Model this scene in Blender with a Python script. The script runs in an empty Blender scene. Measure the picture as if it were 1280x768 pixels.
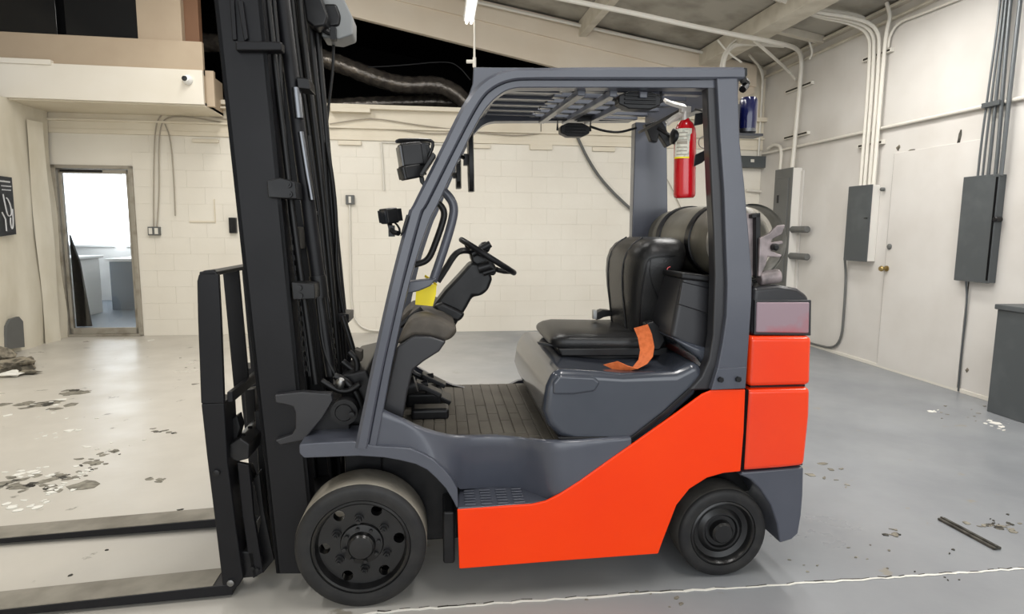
import bpy, bmesh, math, random
from mathutils import Vector, Matrix
random.seed(7)
sc = bpy.context.scene
# ------------------------------------------------------------------ camera
FPX = 767.68
CAM = Vector((.2079, -2.1856, 1.4047))
RR = Matrix(((.98775529, -.15581517, .00781761), (-.01181729, -.12469029, -.99212534), (.15556296, .97988467, -.12500481)))
cd = bpy.data.cameras.new('camera'); cam = bpy.data.objects.new('camera', cd); sc.collection.objects.link(cam)
cd.sensor_fit = 'HORIZONTAL'; cd.sensor_width = 36; cd.lens = FPX / 1280 * 36; cd.clip_start = .05
_r, _d, _f = RR[0], RR[1], RR[2]
cam.matrix_world = Matrix(((_r[0], -_d[0], -_f[0], CAM[0]), (_r[1], -_d[1], -_f[1], CAM[1]), (_r[2], -_d[2], -_f[2], CAM[2]), (0, 0, 0, 1)))
sc.camera = cam
# ------------------------------------------------------------------ world and light
w = bpy.data.worlds.new('world'); sc.world = w; w.use_nodes = True
wb = w.node_tree.nodes['Background']; wb.inputs[0].default_value = (.90, .95, 1, 1); wb.inputs[1].default_value = .6
def area(name, loc, rot, sx, sy, power, col=(1, 1, 1)):
    l = bpy.data.lights.new(name, 'AREA'); l.shape = 'RECTANGLE'; l.size = sx; l.size_y = sy; l.energy = power; l.color = col
    o = bpy.data.objects.new(name, l); sc.collection.objects.link(o); o.location = loc; o.rotation_euler = rot; return o
# daylight through the roll-up opening behind the photographer
area('daylight_opening', (0.6, -6.2, 2.2), (math.radians(84), 0, 0), 8, 3.6, 170, (.95, .98, 1))
sc.view_settings.view_transform = 'Standard'; sc.view_settings.look = 'None'
sc.view_settings.exposure = 0.3; sc.view_settings.gamma = 1; sc.view_settings.use_curve_mapping = False

# ------------------------------------------------------------------ geometry of the place
PSI = -.0402
FK = Matrix.Rotation(PSI, 4, 'Z'); FKI = FK.inverted()
ABK = math.atan(-.03); ARW = -math.atan(.03)
BK = Matrix.Translation((0, 6.23, 0)) @ Matrix.Rotation(ABK, 4, 'Z'); BKI = BK.inverted()      # back wall frame: x along, y into wall
RW = Matrix.Translation((5.0, 3, 0)) @ Matrix.Rotation(math.radians(-90) + ARW, 4, 'Z'); RWI = RW.inverted()  # right wall: local x runs toward viewer, y into wall
def ray(u, v): return _r * ((u - 640) / FPX) + _d * ((v - 384) / FPX) + _f
def plane(u, v, M, Y=0.):
    Mi = M.inverted(); c = Mi @ CAM; d = Mi.to_3x3() @ ray(u, v); t = (Y - c[1]) / d[1]; return c + d * t
def F(u, v, Y): return plane(u, v, FK, Y)
def Bk(u, v, Y=0.): return plane(u, v, BK, Y)
def Rw(u, v, Y=0.): return plane(u, v, RW, Y)
I4 = Matrix.Identity(4)
def Wy(u, v, Y): return plane(u, v, I4, Y)
def Wx(u, v, X):
    d = ray(u, v); t = (X - CAM[0]) / d[0]; return CAM + d * t
def Wz(u, v, Z=0.):
    d = ray(u, v); t = (Z - CAM[2]) / d[2]; return CAM + d * t

# ------------------------------------------------------------------ materials
def lin(c):
    return tuple(((x / 255) / 12.92 if x / 255 <= .04045 else ((x / 255 + .055) / 1.055) ** 2.4) for x in c) + (1,)
MATS = {}
def mat(name, col, rough=.5, metal=0., spec=.5, col2=None, scale=6, lo=.4, hi=.6, bump=0., bscale=40, coat=0., emit=None, es=0., trans=0., detail=6, alpha=1., stretch=None):
    m = bpy.data.materials.new(name); m.use_nodes = True; n = m.node_tree; p = n.nodes['Principled BSDF']
    p.inputs['Base Color'].default_value = lin(col); p.inputs['Roughness'].default_value = rough; p.inputs['Metallic'].default_value = metal
    p.inputs['Specular IOR Level'].default_value = spec; p.inputs['Coat Weight'].default_value = coat; p.inputs['Coat Roughness'].default_value = .12
    if trans: p.inputs['Transmission Weight'].default_value = trans
    if alpha < 1: p.inputs['Alpha'].default_value = alpha
    if emit: p.inputs['Emission Color'].default_value = lin(emit); p.inputs['Emission Strength'].default_value = es
    tc = n.nodes.new('ShaderNodeTexCoord'); src = tc.outputs['Object']
    if stretch:
        mp = n.nodes.new('ShaderNodeMapping'); mp.inputs['Scale'].default_value = stretch; n.links.new(src, mp.inputs[0]); src = mp.outputs[0]
    if col2:
        t = n.nodes.new('ShaderNodeTexNoise'); t.inputs['Scale'].default_value = scale; t.inputs['Detail'].default_value = detail; n.links.new(src, t.inputs[0])
        r = n.nodes.new('ShaderNodeValToRGB'); r.color_ramp.elements[0].position = lo; r.color_ramp.elements[1].position = hi
        r.color_ramp.elements[0].color = lin(col); r.color_ramp.elements[1].color = lin(col2)
        n.links.new(t.outputs[0], r.inputs[0]); n.links.new(r.outputs[0], p.inputs['Base Color'])
    if bump:
        t = n.nodes.new('ShaderNodeTexNoise'); t.inputs['Scale'].default_value = bscale; t.inputs['Detail'].default_value = 4; n.links.new(src, t.inputs[0])
        b = n.nodes.new('ShaderNodeBump'); b.inputs['Strength'].default_value = bump; b.inputs['Distance'].default_value = .01
        n.links.new(t.outputs[0], b.inputs['Height']); n.links.new(b.outputs[0], p.inputs['Normal'])
    MATS[name] = m; return m
charcoal = mat('charcoal_paint', (70, 73, 83), .32, 0, .5, (77, 80, 90), 5, .3, .7, coat=.25)
charcoal2 = mat('charcoal_plastic', (40, 40, 43), .33, 0, .45, (47, 47, 50), 4, .35, .7)
hoodm = mat('seat_hood_plastic', (56, 60, 69), .2, 0, .55, (64, 68, 77), 3, .35, .7, coat=.3)
dusty = mat('dusty_dash_plastic', (92, 86, 78), .65, 0, .3, (62, 58, 54), 9, .4, .65, bump=.1)
orange = mat('orange_paint', (246, 58, 1), .3, 0, .25, (250, 64, 2), 3, .3, .7, coat=.12)
orange2 = mat('counterweight_glare_orange', (244, 66, 16), .28, 0, .35, (240, 58, 8), 3, .35, .65, coat=.5, bump=.05, bscale=12)  # orange paint made paler: glare on the counterweight put into the colour
black = mat('black_mast_paint', (18, 18, 21), .42, 0, .25, (25, 25, 28), 3, .4, .7, bump=.04, bscale=30)
black2 = mat('black_steel_parts', (17, 17, 19), .36, 0, .3, (32, 32, 33), 12, .4, .7)
hosem = mat('black_rubber_hose', (14, 14, 15), .42, 0, .35)
chrome = mat('chrome_rod', (118, 120, 124), .32, 1.)
steel = mat('brushed_bright_steel', (170, 170, 168), .35, 1., .5, (120, 120, 120), 8, .4, .6)
rubber = mat('black_tyre_rubber', (28, 28, 29), .55, 0, .4, (40, 39, 38), 14, .4, .65, bump=.1)
tread = mat('dusty_tyre_tread', (158, 152, 140), .9, 0, .2, (132, 126, 115), 9, .35, .65, bump=.2)
tread2 = mat('grey_tyre_tread', (96, 94, 90), .85, 0, .2, (78, 76, 72), 9, .35, .65, bump=.2)
wheelp = mat('black_wheel_paint', (17, 17, 18), .28, 0, .55, (28, 28, 29), 9, .4, .7)
vinyl = mat('black_seat_vinyl', (28, 28, 29), .34, 0, .4, (37, 37, 37), 6, .35, .7, bump=.12, bscale=120)
beltm = mat('orange_seat_belt', (226, 122, 70), .7, 0, .3, (212, 108, 58), 60, .4, .6)
matm = mat('grey_rubber_floor_mat', (80, 75, 67), .7, 0, .35, (94, 89, 80), 7, .35, .65, bump=.1)
tankm = mat('tank_dull_aluminium', (136, 132, 120), .42, .1, .5, (104, 100, 90), 5, .35, .65, bump=.05)
tankw = mat('tank_collar_white', (205, 203, 196), .4, .2, .5, (168, 166, 160), 12, .4, .6)
alloy = mat('pale_cast_handle_metal', (196, 190, 182), .35, .2, .5)
redm = mat('red_extinguisher_paint', (200, 12, 28), .2, 0, .5, coat=.6)
labelm = mat('extinguisher_label_paper', (226, 222, 208), .6, 0, .4, (190, 190, 178), 60, .5, .62)
yellow = mat('yellow_tag_plastic', (250, 226, 20), .45, 0, .5)
bluem = mat('blue_lamp_plastic', (10, 16, 62), .15, 0, .5, coat=.5)
lens = mat('pink_tail_lamp_plastic', (150, 128, 136), .25, 0, .5, (172, 84, 94), 4, .46, .62, coat=.3)
lensg = mat('dark_lamp_glass', (40, 42, 46), .1, 0, .6)
pinkgrey = mat('grey_pink_cast_metal', (158, 146, 146), .45, .3, .5, (120, 112, 112), 14, .4, .6)
forktop = mat('worn_fork_steel', (136, 131, 120), .7, 0, .3, (112, 107, 97), 7, .35, .65, bump=.15, bscale=20)
wallm = mat('cream_painted_block', (226, 221, 209), .55, 0, .4, (219, 213, 200), 1.2, .35, .7, bump=.1, bscale=25)
wallw = mat('cream_upper_trim_paint', (222, 214, 196), .55, 0, .4, (212, 202, 182), 1.5, .35, .7)
beamw = mat('cream_beam_paint', (214, 200, 180), .55, 0, .4, (222, 211, 194), 1.2, .35, .7)
fasciam = mat('white_fascia_paint', (226, 220, 208), .55, 0, .4, (220, 213, 198), 1.5, .35, .7)
tan = mat('tan_fascia_board', (170, 152, 130), .6, 0, .4, (180, 163, 140), 1.5, .35, .7)
brown = mat('brown_drywall_end', (120, 88, 66), .7, 0, .3)
darkglass = mat('dark_upper_glass', (22, 23, 25), .12, 0, .5)
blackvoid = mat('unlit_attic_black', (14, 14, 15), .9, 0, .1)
ductm = mat('black_foil_duct', (92, 86, 80), .22, .5, .6, (120, 112, 102), 10, .4, .65, bump=.6, bscale=28)
ceilm = mat('grey_roof_board', (172, 168, 158), .8, 0, .3, (122, 118, 108), 2.2, .45, .75, bump=.1)
purl = mat('cream_joist_paint', (206, 200, 186), .6, 0, .4, (190, 183, 168), 5, .4, .65)
conw = mat('white_painted_conduit', (214, 210, 200), .45, 0, .5)
cong = mat('grey_steel_conduit', (92, 96, 98), .4, .4, .5)
panelg = mat('dark_grey_panel_paint', (72, 76, 78), .5, 0, .45, (84, 88, 90), 4, .5, .75)
panelh = mat('mid_grey_panel_paint', (92, 93, 91), .5, 0, .45, (100, 101, 99), 3, .4, .7)
panelw = mat('white_panel_side_paint', (212, 209, 202), .5, 0, .45)
doorw = mat('offwhite_door_paint', (206, 203, 198), .5, 0, .4, (196, 192, 186), 1.6, .4, .7, bump=.03)
frame_al = mat('dull_aluminium_door_frame', (160, 154, 142), .45, .3, .5, (120, 112, 98), 5, .5, .75)
brass = mat('worn_brass', (150, 130, 84), .35, .8, .5)
darkgap = mat('dark_gap', (58, 54, 48), .9, 0, .2)
plaster = mat('creased_cream_sheeting', (216, 210, 194), .5, 0, .4, (196, 188, 168), 3, .35, .7, bump=.7, bscale=5, stretch=(1, 1, .35))
white = mat('white_cabinet_paint', (238, 238, 236), .4, 0, .5)
bluegrey = mat('blue_grey_counter_front', (132, 142, 152), .5, 0, .4)
rubble = mat('grey_brown_rubble', (150, 142, 126), .9, 0, .2, (74, 70, 62), 12, .4, .6, bump=.5)
whiteflake = mat('white_paint_flake', (222, 220, 212), .7, 0, .3)
darkflake = mat('dark_floor_chip', (84, 82, 76), .9, 0, .2, (52, 50, 46), 20, .4, .6)
winm = mat('daylit_window_pane', (255, 255, 255), .5, emit=(232, 242, 255), es=1.5)
tubem = mat('fluorescent_tube', (255, 255, 255), .5, emit=(255, 250, 240), es=2.0)

def floor_mat():
    m = bpy.data.materials.new('painted_concrete_floor'); m.use_nodes = True; n = m.node_tree; L = n.links; p = n.nodes['Principled BSDF']
    tc = n.nodes.new('ShaderNodeTexCoord').outputs['Object']
    def noise(s, d=6, rough=.55):
        t = n.nodes.new('ShaderNodeTexNoise'); t.inputs['Scale'].default_value = s; t.inputs['Detail'].default_value = d; t.inputs['Roughness'].default_value = rough; L.new(tc, t.inputs[0]); return t.outputs[0]
    def ramp(src, a, b, c1, c2):
        r = n.nodes.new('ShaderNodeValToRGB'); r.color_ramp.elements[0].position = a; r.color_ramp.elements[1].position = b
        r.color_ramp.elements[0].color = c1; r.color_ramp.elements[1].color = c2; L.new(src, r.inputs[0]); return r.outputs[0]
    def mix(f, a, b):
        x = n.nodes.new('ShaderNodeMix'); x.data_type = 'RGBA'; L.new(f, x.inputs[0]); L.new(a, x.inputs[6]); L.new(b, x.inputs[7]); return x.outputs[2]
    sx = n.nodes.new('ShaderNodeSeparateXYZ'); L.new(tc, sx.inputs[0])
    # cream worn coat left, doorway reflection painted into its tone; blue-grey coat right
    ma = n.nodes.new('ShaderNodeMath'); ma.operation = 'MULTIPLY_ADD'; L.new(noise(.8, 3), ma.inputs[0]); ma.inputs[1].default_value = 1.2; L.new(sx.outputs[0], ma.inputs[2])
    mr = n.nodes.new('ShaderNodeMapRange'); mr.inputs[1].default_value = -.6; mr.inputs[2].default_value = 2.0; L.new(ma.outputs[0], mr.inputs[0])
    g1 = ramp(noise(1.3), .35, .7, lin((124, 127, 131)), lin((140, 143, 146)))
    g2 = ramp(noise(1.1), .35, .7, lin((198, 193, 183)), lin((184, 179, 169)))
    base = mix(mr.outputs[0], g2, g1)
    chip = ramp(noise(5.5, 8, .62), .655, .69, (0, 0, 0, 1), (1, 1, 1, 1))
    cc = n.nodes.new('ShaderNodeRGB'); cc.outputs[0].default_value = lin((134, 130, 120))
    base = mix(chip, base, cc.outputs[0])
    L.new(base, p.inputs['Base Color'])
    rr = ramp(noise(2.2), .3, .75, (.27, .27, .27, 1), (.48, .48, .48, 1)); L.new(rr, p.inputs['Roughness'])
    b = n.nodes.new('ShaderNodeBump'); b.inputs['Strength'].default_value = .12; b.inputs['Distance'].default_value = .01; L.new(noise(9), b.inputs['Height']); L.new(b.outputs[0], p.inputs['Normal'])
    return m
floorm = floor_mat()

# ------------------------------------------------------------------ builders
WM = {}          # world matrix of every object made here
def link(o, parent, M):
    sc.collection.objects.link(o)
    if parent is not None:
        o.parent = parent; o.matrix_local = WM[parent.name].inverted() @ M
    else: o.matrix_world = M
    WM[o.name] = M
def tag(o, label=None, cat=None, group=None, kind=None):
    if label: o['label'] = label
    if cat: o['category'] = cat
    if group: o['group'] = group
    if kind: o['kind'] = kind
    return o
def thing(name, M, label, cat, group=None):
    o = bpy.data.objects.new(name, None); o.empty_display_size = .1
    link(o, None, M); return tag(o, label, cat, group)
class MB:
    def __init__(s, M=I4): s.bm = bmesh.new(); s.M = M
    def _add(s, vs, fs, smooth=True):
        bv = [s.bm.verts.new(v) for v in vs]
        for f in fs:
            try: s.bm.faces.new([bv[i] for i in f])
            except ValueError: pass
    def box(s, lo, hi, T=None):
        x0, y0, z0 = lo; x1, y1, z1 = hi
        vs = [Vector(v) for v in ((x0, y0, z0), (x1, y0, z0), (x1, y1, z0), (x0, y1, z0), (x0, y0, z1), (x1, y0, z1), (x1, y1, z1), (x0, y1, z1))]
        if T: vs = [T @ v for v in vs]
        s._add(vs, [(0, 3, 2, 1), (4, 5, 6, 7), (0, 1, 5, 4), (1, 2, 6, 5), (2, 3, 7, 6), (3, 0, 4, 7)]); return s
    def prism(s, poly, y0, y1):           # poly: (x, z) points, extruded along y
        n = len(poly); vs = [Vector((p[0], y0, p[1])) for p in poly] + [Vector((p[0], y1, p[1])) for p in poly]
        s._add(vs, [tuple(range(n)), tuple(range(2 * n - 1, n - 1, -1))] + [(i, i + n, (i + 1) % n + n, (i + 1) % n) for i in range(n)]); return s
    def slabz(s, poly, z0, z1):           # poly (x, y)
        n = len(poly); vs = [Vector((p[0], p[1], z0)) for p in poly] + [Vector((p[0], p[1], z1)) for p in poly]
        s._add(vs, [tuple(range(n)), tuple(range(2 * n - 1, n - 1, -1))] + [(i, i + n, (i + 1) % n + n, (i + 1) % n) for i in range(n)]); return s
    def loft(s, rings, close=False, cap=False):
        n = len(rings[0]); vs = [Vector(v) for r in rings for v in r]; fs = []
        for j in range(len(rings) - 1):
            for i in range(n if close else n - 1):
                k = (i + 1) % n; fs.append((j * n + i, j * n + k, (j + 1) * n + k, (j + 1) * n + i))
        if cap: fs.append(tuple(range(n - 1, -1, -1))); fs.append(tuple((len(rings) - 1) * n + i for i in range(n)))
        s._add(vs, fs); return s
    def lathe(s, prof, p, d, seg=40):     # prof: (radius, distance along d)
        p = Vector(p); d = Vector(d).normalized(); a = d.orthogonal().normalized(); b = d.cross(a)
        rings = []
        for r, t in prof:
            rings.append([p + d * t + (a * math.cos(2 * math.pi * k / seg) + b * math.sin(2 * math.pi * k / seg)) * max(r, 1e-4) for k in range(seg)])
        return s.loft(rings, True, True)
    def cyl(s, p0, p1, r, seg=16, r1=None):
        p0 = Vector(p0); p1 = Vector(p1); return s.lathe([(r, 0), (r if r1 is None else r1, (p1 - p0).length)], p0, p1 - p0, seg)
    def tube(s, pts, r, seg=8, smooth=0, flat=None):
        P = [Vector(p) for p in pts]
        for _ in range(smooth):
            Q = [P[0]]
            for a, b in zip(P, P[1:]): Q += [a.lerp(b, .25), a.lerp(b, .75)]
            P = Q + [P[-1]]
        t0 = (P[1] - P[0]).normalized(); nrm = t0.orthogonal().normalized(); rings = []
        for i, q in enumerate(P):
            t = ((P[min(i + 1, len(P) - 1)] - P[max(i - 1, 0)])).normalized()
            nrm = (nrm - t * nrm.dot(t)).normalized(); b = t.cross(nrm)
            rings.append([q + (nrm * math.cos(2 * math.pi * k / seg) + b * math.sin(2 * math.pi * k / seg)) * r for k in range(seg)])
        return s.loft(rings, True, True)
    def ribbon(s, pts, wdir, w, th):
        P = [Vector(p) for p in pts]; wd = Vector(wdir).normalized() * w / 2; rings = []
        for i, q in enumerate(P):
            t = (P[min(i + 1, len(P) - 1)] - P[max(i - 1, 0)]).normalized(); n = t.cross(wd).normalized() * th / 2
            rings.append([q + wd + n, q - wd + n, q - wd - n, q + wd - n])
        return s.loft(rings, True, True)
    def torus(s, c, d, R, r, seg=40, rs=10, a0=0, a1=2 * math.pi):
        c = Vector(c); d = Vector(d).normalized(); a = d.orthogonal().normalized(); b = d.cross(a); full = abs(a1 - a0 - 2 * math.pi) < 1e-6
        rings = []
        for k in range(seg + 1):
            th = a0 + (a1 - a0) * k / seg; e = a * math.cos(th) + b * math.sin(th)
            rings.append([c + e * (R + r * math.cos(2 * math.pi * j / rs)) + d * r * math.sin(2 * math.pi * j / rs) for j in range(rs)])
        return s.loft(rings, True, not full)
    def build(s, name, m, parent=None, bevel=0., bseg=2, auto=38, sub=0, post=None):
        bm = s.bm; bmesh.ops.recalc_face_normals(bm, faces=bm.faces)
        M = s.M
        if parent is None:
            W = [M @ v.co for v in bm.verts]
            c = Vector(((min(v.x for v in W) + max(v.x for v in W)) / 2, (min(v.y for v in W) + max(v.y for v in W)) / 2, min(v.z for v in W)))
            N = Matrix.Translation(c) @ M.to_3x3().to_4x4(); T = N.inverted() @ M
            for v in bm.verts: v.co = T @ v.co
            M = N
        if post: post(bm)
        ca = math.radians(auto)
        for f in bm.faces: f.smooth = True
        for e in bm.edges:
            if len(e.link_faces) == 2 and e.calc_face_angle(0) > ca: e.smooth = False
        me = bpy.data.meshes.new(name); bm.to_mesh(me); bm.free()
        for x in (m if isinstance(m, (list, tuple)) else [m]): me.materials.append(x)
        o = bpy.data.objects.new(name, me); link(o, parent, M)
        if bevel:
            b = o.modifiers.new('bevel', 'BEVEL'); b.width = bevel; b.segments = bseg; b.limit_method = 'ANGLE'; b.angle_limit = math.radians(30); b.harden_normals = True; b.use_clamp_overlap = True
            for e in me.edges: e.use_edge_sharp = False
        if sub:
            q = o.modifiers.new('sub', 'SUBSURF'); q.levels = sub; q.render_levels = sub
        return o
def cut(o, cutter):                       # real boolean hole; the cutter is removed again
    md = o.modifiers.new('holes', 'BOOLEAN'); md.operation = 'DIFFERENCE'; md.object = cutter; md.solver = 'EXACT'
    o.data.update(); bpy.context.view_layer.update(); dg = bpy.context.evaluated_depsgraph_get()
    me = bpy.data.meshes.new_from_object(o.evaluated_get(dg)); o.modifiers.clear(); o.data = me
    b_ = bmesh.new(); b_.from_mesh(me)
    for e in b_.edges:
        if len(e.link_faces) == 2: e.smooth = e.calc_face_angle(0) < math.radians(24)
    b_.to_mesh(me); b_.free()
    bpy.data.objects.remove(cutter)
def FP(pts, Y):                           # outline on the truck's plane Y -> (x, z)
    return [(F(u, v, Y).x, F(u, v, Y).z) for u, v in pts]
def smooth_poly(P, it=1, closed=True):
    for _ in range(it):
        Q = []
        for a, b in zip(P, P[1:] + P[:1]): Q += [(a[0] * .75 + b[0] * .25, a[1] * .75 + b[1] * .25), (a[0] * .25 + b[0] * .75, a[1] * .25 + b[1] * .75)]
        P = Q
    return P

# ================================================================== SETTING
fl = MB().box((-7, -7, -.2), (7, 6.36, 0)).build('floor', floorm); tag(fl, kind='structure')
# back wall slab with a door opening, painted block pieces proud of it
DX0, DX1, DZ = Bk(60, 205).x, Bk(180, 420).x, 2.16
bw = MB(BK); WT = 2.97
bw.box((DX1, .0045, 0), (5.3, .2, WT)); bw.box((-5.2, .0045, 0), (DX0, .2, WT)); bw.box((DX0, .0045, DZ), (DX1, .2, WT))
bwall = bw.build('wall_back', wallm); tag(bwall, kind='structure')
def blk(x0, x1, z0, z1):
    g = .0004; d = random.uniform(-.0005, .0005)
    MB(BK).box((x0 + g, d, z0 + g), (x1 - g, .02, z1 - g)).build('block', wallm, bwall, bevel=.0009, bseg=1)
H = .212; n_b = 0
for r in range(12):
    x = DX1 if r % 2 == 0 else DX1 + .21
    if r % 2: blk(DX1, x, r * H, (r + 1) * H)
    while x < 5.0:
        x1 = min(x + .423, 5.12)
        if x1 > 5.0: x1 = 5.12
        blk(x, x1, r * H, (r + 1) * H); x = x1
# upper band of the back wall: trims and ledge
MB(BK).box((-4.25, -.02, 2.545), (5.1, .02, 2.60)).build('trim_1', wallw, bevel=.004); bpy.data.objects['trim_1']['kind'] = 'structure'
MB(BK).box((-4.25, -.05, 2.69), (5.1, .02, 2.715)).build('trim_2', wallw, bevel=.004); bpy.data.objects['trim_2']['kind'] = 'structure'
MB(BK).box((-4.25, -.012, 2.60), (5.1, .015, 2.69)).box((-4.25, -.012, 2.715), (5.1, .015, 2.95)).build('trim_3', wallw); bpy.data.objects['trim_3']['kind'] = 'structure'
MB(BK).box((-2.4, -.1, 2.93), (5.1, .2, 2.985)).build('trim_4', wallw, bevel=.004); bpy.data.objects['trim_4']['kind'] = 'structure'
for u in (575, 676): 
    p = Bk(u, 158); MB(BK).box((p.x - .004, -.016, 2.715), (p.x + .004, 0, 2.93)).build('seam', darkgap, bwall)
# right wall
rw = MB(RW).box((-3.2, 0, 0), (9.5, .2, 3.9)).build('wall_right', doorw); tag(rw, kind='structure')
tag(MB(BK).box((3.55, .0, 2.985), (5.15, .2, 3.9)).build('wall_back_upper', wallw), kind='structure')
# sloping roof: z = 3.70 + .16 * (5 - x)
SL = .16
def rz(x): return 3.70 + SL * (5 - x)
rf = MB(); rf.prism([(-7.2, rz(-7.2)), (5.3, rz(5.3)), (5.3, rz(5.3) + .12), (-7.2, rz(-7.2) + .12)], -5, 6.3)
tag(rf.build('ceiling', ceilm), kind='structure')
def sbeam(y0, y1, x0, x1, drop0, drop1, name, m, ks='structure'):     # beam following the roof slope
    b = MB().prism([(x0, rz(x0) - drop1), (x1, rz(x1) - drop1), (x1, rz(x1) - drop0), (x0, rz(x0) - drop0)], y0, y1)
    o = b.build(name, m, bevel=.006); o['kind'] = ks; return o
# big sloping girder in front of the attic, with flanges
gx0, gx1 = -3.2, 4.9
def gp(x, t):   # t 0 top .. 1 bottom
    top = rz(x) - .02; bot = 3.54 - .187 * (x - 2.0); return top + (bot - top) * t
g = MB().prism([(gx0, gp(gx0, 1)), (4.35, gp(4.35, 1)), (gx1, gp(gx1, .55)), (gx1, gp(gx1, 0)), (gx0, gp(gx0, 0))], 6.02, 6.10)
g.prism([(gx0, gp(gx0, .44)), (gx1, gp(gx1, .44)), (gx1, gp(gx1, .04)), (gx0, gp(gx0, .04))], 5.985, 6.03)
tag(g.build('trim_5', beamw, bevel=.006), kind='structure')
for k, (u, v, wd) in enumerate(((728, 32, .10), (885, 64, .26))):
    p = Wy(u, v, 6.0); x = p.x
    b = MB().box((x - wd / 2, -5, rz(x) - .2), (x + wd / 2, 6.0, rz(x))); tag(b.build('trim_%d' % (6 + k), purl, bevel=.006), kind='structure')
# short roof joist running to the right wall
for k, yy in enumerate((4.75, 3.0, 1.2)):
    o = sbeam(yy - .04, yy + .04, 4.3, 5.0, .0, .085, 'trim_%d' % (8 + k), purl)
# wall plates running along the top of the right wall
tag(MB(RW).box((-3.1, -.05, 3.53), (9, 0, 3.555)).box((-3.1, -.08, 3.64), (9, 0, 3.67)).build('trim_11', purl, bevel=.006), kind='structure')
# attic: black room behind and above the back wall
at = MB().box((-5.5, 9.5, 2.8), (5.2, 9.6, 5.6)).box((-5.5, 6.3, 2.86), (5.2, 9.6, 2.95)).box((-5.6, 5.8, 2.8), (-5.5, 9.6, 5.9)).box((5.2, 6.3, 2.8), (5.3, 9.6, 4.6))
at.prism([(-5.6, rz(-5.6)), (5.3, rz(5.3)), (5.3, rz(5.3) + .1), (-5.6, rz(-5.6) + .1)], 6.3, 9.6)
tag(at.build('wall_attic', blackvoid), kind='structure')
# left wall: creased sheeting over studs, loose panel strip beside the door
XL = -4.2
lw = MB(); rows = []
NY, NZ = 60, 24
for i in range(NY + 1):
    y = -5 + i * (11.33 / NY) if i < 30 else .665 + (i - 30) * (5.665 / 30)
    rows.append([Vector((XL + .012 * math.sin(y * 9 + z * 2.1) + .02 * math.sin(y * 23 + 1.3 * math.sin(z * 1.7)) + .01 * math.sin(z * 5 + y * 3), y, z)) for z in [2.8 * k / NZ for k in range(NZ + 1)]])
lw.loft(rows); lw.box((XL - .16, -5, 0), (XL - .05, 6.33, 2.8)); lo = lw.build('wall_left', plaster, auto=80); tag(lo, kind='structure')
tag(MB().box((-6.9, -5, 2.8), (-6.8, 5.5, 5.6)).build('wall_left_upper', wallw), kind='structure')
# corner strip of loose casing beside the door
s = MB(); s.loft([[Vector((XL + .015 + .014 * k, 5.86 + .06 * k + .02 * math.sin(z * 3 + k), z)) for k in range(5)] for z in [2.62 * j / 14 for j in range(15)]])
tag(s.build('trim_12', plaster, auto=80), kind='structure')
# hole broken in the left wall: recessed grey opening
hp = [Wx(u, v, XL + .035) for u, v in ((8, 437), (9, 408), (14, 399), (24, 396), (29, 402), (31, 434))]
h = MB(); h.loft([[p + Vector((0, 0, 0)) for p in hp], [p - Vector((.03, 0, 0)) for p in hp]], True, True)
tag(h.build('trim_13', panelh), kind='structure')
# baseboard on the right wall
tag(MB(RW).box((-3.1, -.012, 0), (9, 0, .035)).build('baseboard_right', conw, bevel=.003), kind='structure')

# mezzanine front, soffit, tan band, dark glass above
FY = 5.55; fx = Wy(255, 131, FY).x; fz0 = 2.80; fz1 = 3.18
def ws(name, mb, m, **k): o = mb.build(name, m, **k); o['kind'] = 'structure'; return o
ws('trim_14', MB().box((-4.9, FY, fz0), (fx, FY + .05, fz1)).box((-4.9, FY - .02, fz1 - .02), (Wy(65, 85, FY).x, FY + .05, fz1 + .035)), fasciam, bevel=.004)
ws('trim_15', MB().box((-4.9, FY + .04, fz1 - .05), (fx, FY + .1, 3.50)), tan, bevel=.004)
ws('trim_16', MB().box((-4.9, FY + .05, fz0 - .015), (fx, 6.33, fz0 + .03)), wallw)
ws('trim_17', MB().box((fx - .02, FY + .05, fz0), (fx, 6.3, 3.2)).box((fx, FY + .1, fz0), (fx + .09, FY + .16, 3.2)), tan)
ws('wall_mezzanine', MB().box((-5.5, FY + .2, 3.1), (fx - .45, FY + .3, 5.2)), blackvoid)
pz = FY + .1
for k, (a, b) in enumerate(((-20, 72), (83, 173))):
    pa = Wy(a, 45, pz); pb = Wy(b, 45, pz)
    wf = MB().box((pa.x, pz, 3.44), (pb.x, pz + .04, 4.6)).build('window_%d' % (k + 1), darkglass, bevel=.004); wf['kind'] = 'structure'
for a, b, m in ((173, 228, tan), (228, 246, brown)):
    pa = Wy(a, 45, pz); pb = Wy(b, 45, pz); ws('trim_%d' % (18 + (m is brown)), MB().box((pa.x, pz - .01 + .1 * (m is brown), 3.3), (pb.x, pz + .2, 5.1)), m)

# ---- glazed door in the back wall and the office beyond
dr = MB(BK)
a0, a1, z1 = DX0, DX1, DZ
dr.box((a0, -.03, 0), (a0 + .09, .14, z1)).box((a1 - .05, -.03, 0), (a1, .14, z1)).box((a0, -.03, z1 - .045), (a1, .14, z1)).box((a0, -.03, -.0), (a1, .14, .03))
d2 = dr.build('door_2', frame_al, bevel=.006); d2['kind'] = 'structure'
lf = MB(BK); b0, b1 = a0 + .10, a1 - .055
lf.box((b0, .0, .03), (b0 + .035, .05, z1 - .05)).box((b1 - .035, .0, .03), (b1, .05, z1 - .05)).box((b0, 0, .03), (b1, .05, .11)).box((b0, 0, z1 - .1), (b1, .05, z1 - .05))
lf.build('door_leaf_frame', frame_al, d2, bevel=.004)
glassm = mat('clear_door_glass', (255, 255, 255), .0, trans=1.); 
MB(BK).box((b0 + .03, .022, .1), (b1 - .03, .026, z1 - .09)).build('glass_pane', glassm, d2)
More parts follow.
